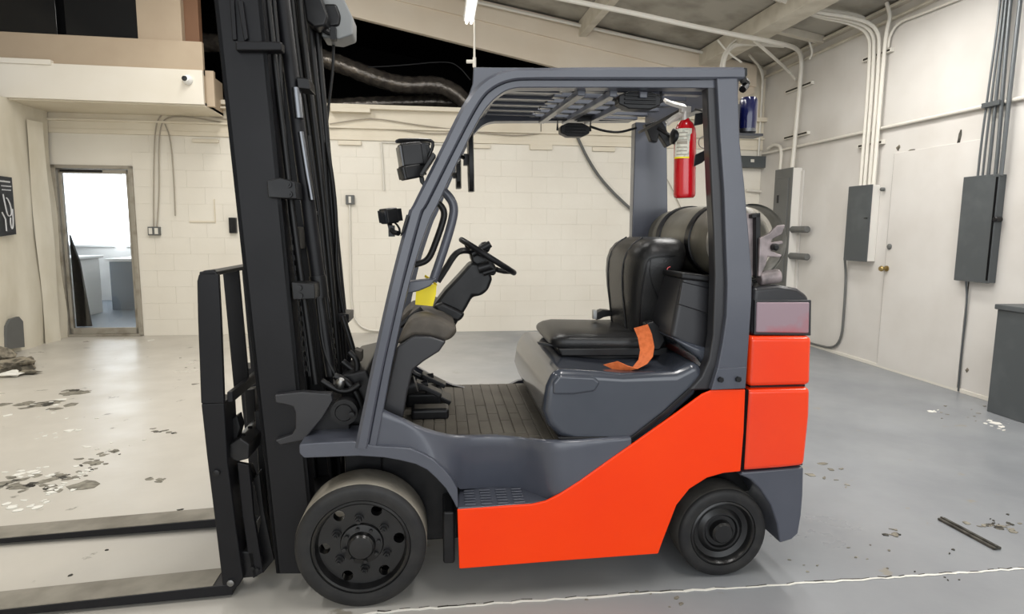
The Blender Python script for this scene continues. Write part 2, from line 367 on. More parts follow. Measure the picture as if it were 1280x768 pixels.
MB(BK).box((b0 + .03, -.015, z1 - .085), (b1 - .3, .0, z1 - .06)).build('door_closer', black2, d2, bevel=.004)
MB(BK).prism([(b0 + .036, .12), (b0 + .21, .12), (b0 + .13, .95), (b0 + .05, 1.25), (b0 + .036, 1.3)], .07, .11).build('folded_black_curtain', black, d2, bevel=.006)
# office room
of = MB(BK).box((-6.6, 4.2, 0), (-1.8, 4.3, 2.7)).box((-1.8, .2, 0), (-1.7, 4.3, 2.7)).box((-6.7, .2, 0), (-6.6, 4.3, 2.7)).box((-6.6, .2, 2.7), (-1.8, 4.3, 2.78)).build('wall_office', white); of['kind'] = 'structure'
MB(BK).box((-6.7, .13, -.1), (-1.7, 4.3, .0)).build('floor_office', bluegrey)['kind'] = 'structure'
for k, (x0, x1) in enumerate(((-6.5, -5.55), (-5.35, -3.9))):
    wf = MB(BK).box((x0, 4.16, 1.02), (x1, 4.2, 2.55)).build('window_%d' % (3 + k), white, bevel=.004); wf['kind'] = 'structure'
    MB(BK).box((x0 + .04, 4.14, 1.06), (x1 - .04, 4.165, 2.5)).build('pane', winm, wf)
oc = thing('office_counter', BK @ Matrix.Translation((-4.6, 3.4, 0)), 'blue-grey fronted counter seen through the glass door', 'counter')
MB(BK).box((-4.95, 2.7, 0), (-3.2, 3.9, .82)).build('cabinet_front', bluegrey, oc, bevel=.006)
MB(BK).box((-5.0, 2.66, .82), (-3.15, 3.92, .87)).build('worktop', white, oc, bevel=.006)
oc = thing('office_cabinet', BK @ Matrix.Translation((-5.3, 2.0, 0)), 'white cabinet standing just inside beyond the glass door', 'cabinet')
MB(BK).box((-5.7, 1.5, 0), (-4.95, 2.4, .9)).build('body', white, oc, bevel=.008)
MB(BK).box((-5.72, 1.46, .9), (-4.9, 2.44, .94)).build('worktop', white, oc, bevel=.006)
MB(BK).box((-5.66, 1.485, .06), (-5.0, 1.5, .86)).build('door_panel', white, oc, bevel=.004)
area('office_daylight', BK @ Vector((-4.4, 3.9, 1.8)), (math.radians(90), 0, ABK), 3, 1.4, 40, (.9, .96, 1))

# ---- poster on the left wall (white lettering and a curling line drawing, too soft to read in full)
def wallquad(M, pts, th): 
    return pts
XP = XL + .045
pp = [Wx(u, v, XP) for u, v in ((-14, 218), (14.8, 222), (20.5, 293), (-14, 298))]
po = thing('poster', Matrix.Translation(((pp[0] + pp[2]) / 2).xyz), 'black poster with white lettering on the left wall', 'poster')
m = MB(); m.loft([[p for p in pp], [p - Vector((.012, 0, 0)) for p in pp]], True, True); m.build('sheet', mat('poster_black_print', (22, 22, 26), .5), po)
pr = MB(); printm = mat('poster_white_print', (206, 206, 206), .6)
def onp(s, t): 
    a = pp[0].lerp(pp[1], s); b = pp[3].lerp(pp[2], s); return a.lerp(b, t) + Vector((.004, 0, 0))
for row, (t0, s0, s1, th) in enumerate(((.07, .42, .92, .028), (.15, .5, .93, .02), (.215, .52, .94, .02))):
    q = s0
    while q < s1 - .03:
        wd = random.uniform(.03, .06); A = [onp(q, t0 + random.uniform(0, .008)), onp(min(q + wd, s1), t0), onp(min(q + wd, s1), t0 + th), onp(q, t0 + th)]
        pr.loft([A, [x - Vector((.003, 0, 0)) for x in A]], True, True); q += wd + .018
for c in (([.55, .3], [.62, .5], [.7, .68], [.86, .66], [.84, .5], [.74, .38], [.68, .36]), ([.6, .72], [.62, .92]), ([.8, .7], [.78, .8], [.84, .92], [.9, .8], [.9, .55]), ([.48, .6], [.56, .68], [.6, .72])):
    pr.tube([onp(*k) for k in c], .007, 5, 2)
pr.build('white_print', printm, po)

# ---- right wall flush door
dl, drr = Rw(1119, 190).x, Rw(1197, 492).x
dz = 2.2
d1 = MB(RW).box((dl + .004, -.012, .02), (drr - .004, .01, dz)).build('door_1', doorw, bevel=.003); d1['kind'] = 'structure'
MB(RW).box((dl - .006, -.004, 0), (dl + .004, .002, dz)).box((drr - .004, -.004, 0), (drr + .005, .002, 1.15)).build('door_gap', darkgap, d1)
k = Rw(1110, 336)
MB(RW).lathe([(.03, 0), (.03, .01), (.012, .014), (.012, .04), (.026, .05), (.03, .065), (.022, .08), (.002, .083)], (k.x, -.012, k.z), (0, -1, 0), 20).build('door_knob', brass, d1)
MB(RW).box((k.x - .06, -.016, k.z - .02), (k.x - .02, -.01, k.z + .02)).build('latch_plate', brass, d1, bevel=.003)
k2 = Rw(1113.5, 308.5)
MB(RW).lathe([(.03, 0), (.03, .008), (.022, .016), (.01, .018)], (k2.x, -.012, k2.z), (0, -1, 0), 20).build('deadbolt', panelh, d1)

# ================================================================== THINGS ON THE WALLS
def epanel(uvs, depth, name, label, front, side, extras=None):
    P = [Rw(u, v, -depth) for u, v in uvs]; x0 = sum(p.x for p in P[:2]) / 2; x1 = sum(p.x for p in P[2:4]) / 2
    z0 = min(p.z for p in P); z1 = max(p.z for p in P)
    t = thing('electrical_panel', RW @ Matrix.Translation(((x0 + x1) / 2, 0, z0)), label, 'electrical panel', None)
    MB(RW).box((x0, -depth, z0), (x1, -.001, z1)).build('box', side, t, bevel=.004)
    MB(RW).box((x0 - .004, -depth - .012, z0 - .004), (x1 + .004, -depth, z1 + .004)).build('cover', front, t, bevel=.003)
    return t, x0, x1, z0, z1
# (left-top, left-bottom, right-top, right-bottom) corners of the front cover, traced on the wall
t, x0, x1, z0, z1 = epanel(((1062, 234), (1056, 325), (1091, 233), (1084, 327)), .09, 'a', 'grey electrical panel left of the flush door, four white conduits above', panelg, panelw)
kk = MB(RW); kk.box((x1 - .08, -.107, (z0 + z1) / 2 + .05), (x1 - .03, -.10, (z0 + z1) / 2 + .06)); kk.build('latch', black2, t)
MB(RW).lathe([(.02, 0), (.02, .03), (.012, .04)], (x1 + .06, -.01, z1 - .05), (0, -1, 0), 14).build('conduit_stub', panelh, t)
PA = (x0, x1, z0, z1)
t, x0, x1, z0, z1 = epanel(((1208, 222), (1193, 345), (1250, 221), (1237, 354)), .06, 'b', 'wide dark grey electrical panel right of the flush door', panelg, panelg)
c = Rw(1250, 275)
MB(RW).lathe([(.022, 0), (.022, .05), (.016, .055)], (x1 + .012, -.03, 1.52), (0, -1, 0), 12).build('padlock', black2, t)
MB(RW).box((x1 - .022, -.077, z0 + .02), (x1 - .006, -.071, z1 - .02)).build('cover_gap', blackvoid, t)
PB = (x0, x1, z0, z1)
t, x0, x1, z0, z1 = epanel(((966, 214), (966, 360), (990, 214), (984, 360)), .12, 'c', 'tall grey breaker panel beside the back corner', panelh, panelw)
MB(RW).box((x0 + .06, -.143, z0 + .1), (x1 - .06, -.13, z1 - .12)).build('inner_door', panelh, t, bevel=.003)
MB(RW).box((x0 + .1, -.15, 1.78), (x0 + .13, -.142, 1.88)).build('latch', black2, t)
PC = (x0, x1, z0, z1)
# far right cabinet cut by the frame
q0 = Rw(1266, 515)
t = thing('grey_metal_cabinet', RW @ Matrix.Translation((q0.x + .25, -.15, 0)), 'dark grey metal cabinet at the foot of the right wall', 'cabinet')
MB(RW).box((q0.x + .04, -.28, 0), (q0.x + .6, -.002, .84)).build('body', panelg, t, bevel=.006)
MB(RW).box((q0.x + .03, -.3, .82), (q0.x + .61, -.002, .86)).build('lid', panelg, t, bevel=.006)
# two padded grey bars and the little box beside the breaker panel
for v, nm in ((287, 'upper'), (319.5, 'lower')):
    a = Rw(990, v); b = Rw(1017, v + 1)
    o = MB(RW).tube([(a.x + .02, -.08, a.z), (a.x + .06, -.08, a.z), (b.x - .03, -.08, a.z), (b.x, -.08, a.z)], .042, 12).box((a.x + .1, -.08, a.z - .02), (a.x + .14, 0, a.z + .02)).build('padded_bar', panelh, bevel=.01)
    tag(o, '%s grey padded bar on the right wall by the breaker panel' % nm, 'bar', 'padded bars by the breaker panel')
a = Rw(995, 256); o = MB(RW).box((a.x - .06, -.05, a.z - .06), (a.x + .06, -.001, a.z + .06)).box((a.x - .03, -.06, a.z - .03), (a.x + .03, -.05, a.z + .03)).build('switch_box', cong, bevel=.004)
tag(o, 'small metal switch box just above the padded bars', 'switch box')
a = Rw(1006, 216); b = Rw(997, 330)
o = MB(RW).box((a.x - .26, -.015, b.z - .35), (a.x + .0, -.0005, a.z + .03)).build('cover_board', doorw, bevel=.004); tag(o, 'cream cover board behind the padded bars beside the breaker panel', 'board')
# grey wireway on the back wall
a = Bk(925, 196); b = Bk(963, 211); 
t = thing('wireway', BK @ Matrix.Translation((a.x + .3, -.06, b.z)), 'long grey wireway box on the back wall by the corner', 'wireway')
MB(BK).box((a.x - .1, -.12, b.z), (b.x - .12, -.001, a.z)).build('trough', panelg, t, bevel=.004)
MB(BK).box((a.x + .1, -.126, b.z + .07), (a.x + .15, -.12, b.z + .11)).build('sticker', conw, t)
# conduits -----------------------------------------------------------------
def conduit(pts, r, m, label, group, M=I4, name='conduit', sm=2, seg=8):
    o = MB(M).tube(pts, r, seg, sm).build(name, m); return tag(o, label, 'conduit', group)
ztop = 3.55
for i, (ub, ut) in enumerate(((1076, 1086), (1081, 1096), (1087, 1100), (1092, 1106))):
    a = Rw(ub, 230, -.06); xb = a.x
    pts = [(xb, -.06, PA[3]), (xb, -.06, 3.3), (xb + .02, -.06, 3.48)]
    if i < 3: pts = pts[:2] + [(xb - .02, -.1, 3.5), (xb - .08, -.3, 3.6), (xb - .2, -.6 - .08 * i, 3.68), (xb - .28, -1.0 - .1 * i, 3.86)]
    else: pts += [(xb + .05, -.06, 3.56), (xb + .03, -.1, 3.7)]
    conduit(pts, .019, conw, ['first', 'second', 'third', 'fourth'][i] + ' from the left of the white conduits rising from the panel left of the door', 'white conduits above the panel left of the door', RW)
# branch that leaves the fourth riser and follows the roof line to the right
p0 = Rw(1109, 80, -.04)
conduit([Rw(1110, 60, -.03), Rw(1112, 45, -.03), Rw(1122, 28, -.03), Rw(1150, 18, -.03), Rw(1200, -2, -.03)], .013, conw, 'thin white conduit curving off along the top of the right wall', None, RW, sm=2)
# big white conduit up from the breaker panel and over the roof
pr_ = [Rw(990, 213, -.07), Rw(996, 150, -.07), Rw(1001, 95, -.07), Rw(1002, 70, -.07)]
pts = [RW @ p for p in pr_]; top = pts[-1]
for (u, v, Y) in ((996, 60, 4.85), (975, 54, 4.5), (880, 36, 4.2), (800, 18, 4.2), (710, 0, 4.2), (560, -32, 4.2), (300, -87, 4.2)): pts.append(Wy(u, v, Y))
conduit(pts, .026, conw, 'thick white conduit bending from the breaker panel across the ceiling', None)
pts = [Wy(942, 50, 4.45), Wy(965, 70, 4.8), RW @ Rw(985, 88, -.08), RW @ Rw(995, 100, -.06)]
conduit(pts, .018, conw, 'short white diagonal conduit joining the thick white one', None)
a = Rw(974, 210, -.05); pts = [Rw(975, 213, -.05), Rw(977, 190, -.05), Rw(975, 182, -.05), Rw(966, 181, -.05), Rw(960, 186, -.05)]
conduit(pts, .02, conw, 'bent white conduit entering the top of the breaker panel', None, RW)
for i, (ub, ut) in enumerate(((948, 957), (955, 963), (961, 968))):
    pb = Bk(ub, 195, -.05); x = min(pb.x, 5.02)
    o = conduit([(x, -.05, 2.42), (x, -.05, 3.0), (x, -.05, 3.3 + .1 * i), (x - .06, -.15, 3.6), (x - .4, -.4, 3.72)], .015, conw, ['left', 'middle', 'right'][i] + ' white conduit rising from the grey wireway in the corner', 'conduits above the wireway', BK)
# horizontal conduit along the right wall
a = Rw(968, 191, -.03); b = Rw(1285, 124, -.03)
conduit([(-3.0, -.03, a.z + .02), (b.x + 3, -.03, b.z)], .016, conw, 'long horizontal white conduit along the whole right wall', None, RW, sm=0)
# unistrut rails
for i, (u0, v0, u1, v1, lb) in enumerate(((1082, 76, 1118, 62, 'upper strut rail holding the four white conduits'), (1076, 183, 1107, 178, 'lower strut rail holding the four white conduits'),
        (985, 115, 1018, 104, 'upper strut rail behind the thick white conduit'), (983, 173, 1013, 166, 'lower strut rail behind the thick white conduit'))):
    a = Rw(u0, v0); b = Rw(u1, v1); z = (a.z + b.z) / 2
    t = thing('strut_rail', RW @ Matrix.Translation((a.x, 0, z)), lb, 'rail', 'strut rails on the right wall')
    MB(RW).box((a.x, -.042, z - .02), (b.x, -.001, z + .02)).build('channel', conw, t, bevel=.002)
    MB(RW).box((a.x + .02, -.046, z - .01), (b.x - .01, -.041, z + .01)).build('slot', darkgap, t)
# grey conduits above the right-hand panel
lbl = ['leftmost', 'second', 'third', 'fourth', 'rightmost']
for i, (ub, ut, r) in enumerate(((1222, 1251, .009), (1228, 1255, .009), (1235, 1259, .013), (1244, 1264, .015), (1251, 1276, .016))):
    a = Rw(ub, 222, -.06); b = Rw(ut, 0, -.04); x1 = b.x
    conduit([(a.x, -.06, PB[3] - .01), (a.x, -.06, 2.1), (a.x + (x1 - a.x) * .5, -.055, 2.6), (x1, -.045, 3.1), (x1, -.045, 3.7)], r, cong, lbl[i] + ' of the grey conduits climbing from the wide dark panel', 'grey conduits above the wide dark panel', RW, sm=2)
t = MB(RW).box((Rw(1238, 137).x, -.09, 2.44), (Rw(1260, 137).x, -.001, 2.48)).build('conduit_clamp', cong, bevel=.003); tag(t, 'grey clamp plate behind the grey conduits', 'clamp')
# cables under panels
a = Rw(1059, 327, -.02); pts = [(a.x, -.05, PA[2]), (a.x, -.02, .9), (a.x + .01, -.02, .45), (a.x - .0, -.02, .2), (a.x - .12, -.02, .06), (a.x - .45, -.02, .04), (a.x - 1.3, -.02, .04)]
conduit(pts, .013, panelh, 'grey cable dropping from the panel left of the door to the floor', None, RW, name='cable')
a = Rw(1211, 354, -.02); conduit([(a.x, -.05, PB[2]), (a.x, -.015, .8), (a.x - .01, -.015, .3), (a.x, -.015, .01)], .008, cong, 'grey cable dropping from the wide dark panel to the floor', None, RW, name='cable')
# chips in the right wall paint
for (u, v, ww, hh, dark, lb) in ((1199, 175, .016, .10, 1, 'black vertical gouge in the plaster above the door'), (1140, 188, .05, .012, 0, 'brown scuff in the plaster above the door corner')):
    p = Rw(u, v); vs = [(p.x + ww * math.cos(a) * random.uniform(.7, 1.2) + (.15 * hh * math.sin(a)), p.z + hh * math.sin(a) * random.uniform(.8, 1.1)) for a in [k * math.pi / 6 for k in range(12)]]
    tag(MB(RW).prism(vs, -.004, -.0005).build('wall_gouge', darkflake if dark else rubble, rw))
for (u, v, s) in ((1209, 463, .02), (1173, 446, .018), (1171, 479, .025), (1190, 300, .008), (1203, 186, .012), (1123, 185, .03), (1051, 452, .02), (1106, 430, .015)):
    p = Rw(u, v); vs = [(p.x + s * math.cos(a) * random.uniform(.4, 1.2), p.z + s * math.sin(a) * random.uniform(.4, 1.2)) for a in [k * math.pi / 5 for k in range(10)]]
    MB(RW).prism(vs, -.0035, -.0005).build('chip', rubble, rw)

# back wall fixtures ----------------------------------------------------
def outlet(u, v, w_, h_, label, m=panelh, dbl=False):
    p = Bk(u, v); t = thing('outlet_box', BK @ Matrix.Translation((p.x, 0, p.z)), label, 'outlet')
    MB(BK).box((p.x - w_ / 2, -.05, p.z - h_ / 2), (p.x + w_ / 2, .012, p.z + h_ / 2)).build('box', m, t, bevel=.005)
    for k in ((-1, 1) if dbl else (0,)):
        MB(BK).box((p.x + k * w_ / 4 - w_ * .15, -.058, p.z - h_ * .35), (p.x + k * w_ / 4 + w_ * .15, -.05, p.z + h_ * .35)).build('socket', black2 if m is black2 else conw, t, bevel=.003)
outlet(194, 289, .14, .11, 'grey double outlet box at the end of two hanging cables', panelh, True)
outlet(438, 250, .11, .12, 'grey junction box on a thin white conduit behind the mast')
outlet(292, 282, .09, .20, 'black outlet box just left of the mast', black2, False)
def bcab(pts, r, label, m=conw, Y=-.03, sm=2, name='cable'):
    return conduit([Bk(u, v, Y) for u, v in pts], r, m, label, None, BK, name=name, sm=sm)
cabg = mat('grey_brown_cable', (160, 152, 138), .5)
bcab([(192, 285), (192, 220), (193, 170), (197, 148), (207, 140), (240, 142), (290, 150)], .008, 'left grey cable hanging to the double outlet box', cabg)
bcab([(196, 285), (199, 240), (198, 190), (200, 160), (206, 147), (230, 145), (290, 155)], .008, 'right grey cable hanging to the double outlet box', cabg)
bcab([(219, 270), (217, 220), (213, 172), (206, 155)], .008, 'short cable ending free on the wall right of the outlet box', cabg)
bcab([(437, 256), (438, 330), (439, 380), (444, 402), (458, 413), (480, 414)], .012, 'white conduit dropping from the junction box to the floor', conw, -.02)
bcab([(480, 238), (478, 200), (476, 178)], .012, 'white conduit left of the front lamps', conw, -.02)
bcab([(478, 178), (520, 179), (600, 182)], .01, 'white conduit running right from above the front lamps', conw, -.02, 0)
bcab([(412, 155), (450, 149), (470, 148), (520, 156), (560, 161), (620, 168), (650, 170), (680, 166)], .008, 'upper sagging cable along the back wall', cabg, -.04)
bcab([(412, 160), (450, 159), (500, 162), (540, 168), (575, 166), (600, 165)], .008, 'lower sagging cable along the back wall', cabg, -.04)
bcab([(722, 172), (735, 200), (755, 230), (795, 268), (850, 310), (900, 350)], .02, 'thick grey hose slanting down the back wall behind the roof lamp', panelh, -.05)
bcab([(815, 195), (835, 225), (852, 262)], .006, 'thin grey cable slanting on the back wall by the extinguisher', cabg, -.03, 1)
bcab([(933, 238), (966, 241)], .02, 'white horizontal pipe below the wireway', conw, -.04, 0)
for (u0, v0, u1, v1) in ((241, 174, 274, 179), (423, 176, 452, 182), (584, 181, 613, 186), (662, 181, 690, 188), (740, 184, 768, 190), (200, 133, 290, 138), (415, 136, 464, 143)):
    a = Bk(u0, v0); b = Bk(u1, v1)
    MB(BK).box((a.x, -.035 if v0 > 150 else -.13, b.z), (b.x, .012, a.z)).build('cover_strip', wallw, bwall, bevel=.004)
for (u0, v0, u1, v1) in ((237, 276, 270, 278.5), (267, 249, 270, 278)):
    a = Bk(u0, v0); b = Bk(u1, v1); MB(BK).box((a.x, -.015, b.z), (b.x, .012, a.z)).build('batten', wallw, bwall, bevel=.002)
# security camera on the fascia
p = Wy(235, 100, FY); t = thing('security_camera', Matrix.Translation(p), 'small white dome security camera on the white fascia', 'camera')
MB().lathe([(.055, 0), (.055, .015), (.045, .05), (.03, .075), (.004, .085)], (p.x, FY, p.z), (0, -1, 0), 24).build('housing', white, t)
MB().lathe([(.03, 0), (.026, .02), (.004, .03)], (p.x - .01, FY - .07, p.z), (-.3, -1, -.1), 20).build('lens', lensg, t)

# ---- ducts in the attic
def duct(pts, r, label):
    o = MB(); P = [Vector(Wy(u, v, Y)) for u, v, Y in pts]; Q = P
    for _ in range(3):
        R_ = [Q[0]]
        for a, b in zip(Q, Q[1:]): R_ += [a.lerp(b, .25), a.lerp(b, .75)]
        Q = R_ + [Q[-1]]
    t0 = Vector((0, 1, .1)); rings = []; seg = 18; acc = 0
    Q2 = []
    for a, b in zip(Q, Q[1:]):
        n = max(1, int((b - a).length / .03)); Q2 += [a.lerp(b, k / n) for k in range(n)]
    Q = Q2 + [Q[-1]]; nrm = Vector((0, 1, 0))
    for i, q in enumerate(Q):
        t = (Q[min(i + 1, len(Q) - 1)] - Q[max(i - 1, 0)]).normalized(); nrm = (nrm - t * nrm.dot(t)).normalized(); b = t.cross(nrm)
        rr = r * (1 + .035 * math.sin(i * 1.9) + .02 * math.sin(i * .7))
        rings.append([q + (nrm * math.cos(2 * math.pi * k / seg) + b * math.sin(2 * math.pi * k / seg)) * rr * (1 + .03 * random.uniform(-1, 1)) for k in range(seg)])
    o.loft(rings, True, True); return tag(o.build('flexible_duct', ductm, auto=70), label, 'duct', 'flexible ducts in the dark attic')
duct([(60, 60, 7.2), (250, 50, 7.2), (380, 65, 7.2), (430, 82, 7.2), (465, 96, 7.2), (505, 108, 7.2), (540, 105, 7.2), (565, 112, 7.2), (590, 135, 7.2)], .125, 'upper shiny black flexible duct above the back wall')
duct([(60, 120, 7.8), (250, 130, 7.8), (380, 134, 7.8), (430, 132, 7.8), (460, 130, 7.8), (510, 128, 7.8), (550, 127, 7.8), (575, 130, 7.8), (620, 132, 7.8)], .11, 'lower shiny black flexible duct just above the back wall')
# attic cable
o = MB().tube([Wy(460, 84, 6.9), Wy(500, 82, 6.9), (Wy(560, 76, 6.9)), Wy(575, 84, 6.9), Wy(588, 100, 6.9)], .008, 6, 2).build('cable', hosem); tag(o, 'thin black cable sagging in front of the attic ducts', 'cable')
# ---- strip light at the top and its hanger
t = thing('strip_light', Matrix.Translation(Wy(588, 0, 4.6)), 'fluorescent strip light hanging at the top of the picture', 'light')
a = Wy(586.5, 24, 4.6); b = a + Vector((.16, -1.15, .12)); 
a = Wy(586, 27, 5.0); b = Wy(600, -60, 3.2)
dv = (b - a).normalized(); sdv = dv.cross(Vector((0, 0, 1))).normalized(); up = sdv.cross(dv)
def beamrot(a, b): 
    M = Matrix((sdv, dv, up)).transposed().to_4x4(); M.translation = a; return M
LM = beamrot(a, b); Lg = (b - a).length
MB(LM).box((-.06, 0, .0), (.06, Lg, .06)).build('housing', white, t, bevel=.006)
MB(LM).cyl((.025, .02, -.02), (.025, Lg, -.02), .016, 12).cyl((-.025, .02, -.02), (-.025, Lg, -.02), .016, 12).build('tube', tubem, t)
p = Wy(593, 84, 4.9)
MB().tube([Wy(593, 12, 4.9), Wy(593, 88, 4.9)], .012, 8).build('hanger', conw, t)
o = MB().tube([Wy(583, 77, 4.88), Wy(592, 77, 4.88)], .02, 8).tube([Wy(593, 72, 4.88), Wy(593, 84, 4.88)], .02, 8).build('pipe_fitting', conw); tag(o, 'small white pipe tee hanging beside the attic opening', 'pipe fitting')
# ceiling pipe along the girder
pts = [Wy(440, -45, 5.9), Wy(597, 3, 5.9), Wy(760, 40, 5.9), Wy(880, 66, 5.9), Wy(905, 66, 5.9)]
conduit(pts, .02, conw, 'white pipe along the top of the sloping girder', None, sm=0)
for i, pts in enumerate((((903, 90), (905, 72), (912, 60), (922, 55), (940, 54), (980, 57)), ((899, 88), (905, 62), (925, 45), (945, 43), (962, 46)), ((897, 50), (910, 66), (927, 78)))):
    conduit([Wy(u, v, 5.0) for u, v in pts], (.028, .009, .012)[i], conw, ('thick white pipe bend above the guard corner', 'thin white cable arc above the guard corner', 'short crossing cable above the guard corner')[i], None)
for i, pts in enumerate((((975, -2), (1005, 8), (1040, 14), (1070, 18), (1085, 26)), ((1008, 33), (1011, 50), (1016, 66), (1012, 74)))):
    conduit([Wy(u, v, (4.0, 4.8)[i]) for u, v in pts], (.02, .012)[i], conw, ('white conduit crossing the top right of the ceiling', 'loose white cable loop at the top of the right wall')[i], None)
# room lamps out of view: fluorescent fixtures along the ceiling
for i, (x, y) in enumerate(((-2.2, -.6), (1.2, -1.0), (3.6, -.4), (-2.6, 2.4), (.4, 2.6), (3.9, 2.6), (-1.6, 3.9), (2.4, 2.2))):
    l = area('ceiling_lamp_light', (x, y, rz(x) - .35), (0, 0, 0), .35, 2.0, 44, (1, .975, .94))

# ================================================================== FLOOR MARKS
jt = MB(); P = [Wz(u, v) for u, v in ((380, 778), (500, 764), (640, 754), (800, 743), (960, 733), (1100, 724), (1200, 717), (1290, 711), (1500, 697))]
Q = []
for a, b in zip(P, P[1:]):
    for k in range(12): q = a.lerp(b, k / 12); Q.append(q + Vector((random.uniform(-.004, .004), random.uniform(-.005, .005), 0)))
for a, b in zip(Q, Q[1:]):
    n = Vector((0, 1, 0)); w0 = random.uniform(.003, .006)
    A = [a - n * w0, b - n * w0, b + n * w0, a + n * w0]; jt.loft([[x + Vector((0, 0, .0008)) for x in A], [x + Vector((0, 0, .003)) for x in A]], True, True)
jt.build('floor_joint', whiteflake, fl)
jt = MB()
for a, b in zip(Q, Q[1:]):
    if random.random() < .55:
        n = Vector((0, 1, 0)); o_ = .008; w0 = random.uniform(.002, .006); A = [a + n * o_, b + n * o_, b + n * (o_ + w0), a + n * (o_ + w0)]
        jt.loft([[x + Vector((0, 0, .0005)) for x in A], [x + Vector((0, 0, .002)) for x in A]], True, True)
jt.build('joint_chips', darkflake, fl)
def blot(c, sx, sy, rot=0, th=.004, m=darkflake, par=fl, n=14, name='chip'):
    vs = []
    for k in range(n):
        a = 2 * math.pi * k / n; r = random.uniform(.55, 1.15); x = sx * r * math.cos(a); y = sy * r * math.sin(a)
        vs.append((c.x + x * math.cos(rot) - y * math.sin(rot), c.y + x * math.sin(rot) + y * math.cos(rot)))
    return MB().slabz(vs, .0005, th).build(name, m, par)
def flakes(name, m, spots, th):
    b = MB()
    for u, v, n, su, sv, smin, smax in spots:
        for _ in range(n):
            c = Wz(u + random.gauss(0, su), v + random.gauss(0, sv)); r0 = random.uniform(smin, smax) * (1 if random.random() < .8 else 1.8); k = random.randint(5, 8); st_ = random.uniform(0, 3)
            if c.x > 4.85 or c.x < -4.05 or c.y > 6.1: continue
            e = random.uniform(.35, .9); ro = random.uniform(-.6, .9); vs = []
            for j in range(k):
                a_ = 2 * math.pi * j / k; r = r0 * random.uniform(.5, 1.2); x = r * math.cos(a_); y = r * e * math.sin(a_); vs.append((c.x + x * math.cos(ro) - y * math.sin(ro), c.y + x * math.sin(ro) + y * math.cos(ro)))
            b.slabz(vs, .0004, th * random.uniform(.6, 1.3))
    o = b.build(name, m, fl); o['kind'] = 'stuff'; return o
greyflake = mat('grey_floor_chip', (142, 138, 126), .9, 0, .2, (112, 108, 98), 20, .4, .6)
flakes('grey_chips', greyflake, [(40, 605, 26, 26, 5, .02, .05), (85, 596, 14, 12, 3, .01, .03), (50, 506, 18, 18, 2.5, .03, .07), (92, 491, 12, 9, 1.5, .03, .06), (118, 578, 14, 12, 6, .01, .03), (145, 565, 6, 8, 2, .01, .03), (205, 540, 6, 10, 2, .01, .03), (193, 599, 8, 6, 1.5, .01, .025),
    (250, 470, 6, 20, 10, .01, .02), (1030, 590, 8, 20, 10, .01, .025), (1120, 668, 5, 6, 2, .01, .02), (1210, 520, 10, 25, 8, .01, .02), (1250, 660, 12, 20, 4, .008, .02), (760, 750, 6, 60, 5, .004, .01), (1050, 700, 10, 60, 10, .004, .01)], .003)
flakes('dark_chips', darkflake, [(38, 606, 12, 20, 3, .01, .035), (80, 597, 6, 8, 2, .006, .02), (48, 506, 8, 14, 1.5, .02, .05), (96, 489, 7, 6, 1, .02, .04), (115, 583, 6, 6, 3, .006, .014), (145, 566, 3, 5, 1.5, .006, .012), (205, 540, 3, 8, 1, .01, .02), (225, 637, 1, 1, 1, .01, .012), (88, 720, 1, 1, 1, .012, .014), (130, 688, 1, 1, 1, .01, .012),
    (1120, 669, 3, 5, 1, .01, .02), (1248, 657, 9, 16, 2, .006, .016), (1255, 649, 4, 8, 3, .006, .012), (1180, 722, 4, 30, 3, .003, .008), (1190, 690, 2, 8, 3, .006, .01)], .0035)
flakes('white_chips', whiteflake, [(45, 592, 16, 28, 6, .01, .03), (18, 632, 8, 12, 4, .01, .03), (72, 614, 10, 12, 4, .01, .02), (92, 538, 6, 8, 2, .01, .03), (60, 545, 6, 12, 3, .01, .02), (55, 628, 4, 5, 2, .01, .02), (100, 590, 8, 12, 3, .01, .02), (130, 558, 8, 20, 6, .006, .015), (60, 505, 6, 20, 4, .02, .04),
    (1168, 513, 4, 4, 2, .01, .03), (1240, 528, 5, 8, 3, .01, .03), (1252, 536, 4, 6, 2, .01, .03), (60, 522, 6, 30, 6, .01, .02), (185, 425, 3, 20, 3, .02, .04)], .004)
# dark metal strip lying on the floor at right
a = Wz(1176, 650); b = Wz(1247, 688); d = (b - a).normalized(); nn = Vector((-d.y, d.x, 0)) * .02
o = MB().slabz([(a - nn)[:2], (b - nn)[:2], (b + nn)[:2], (a + nn)[:2]], .001, .012).slabz([(a - nn * .3)[:2], (b - nn * .3)[:2], (b + nn * .2)[:2], (a + nn * .2)[:2]], .012, .018).build('metal_strip', darkflake, bevel=.002)
tag(o, 'dark metal strip lying diagonally on the floor at right', 'strip')
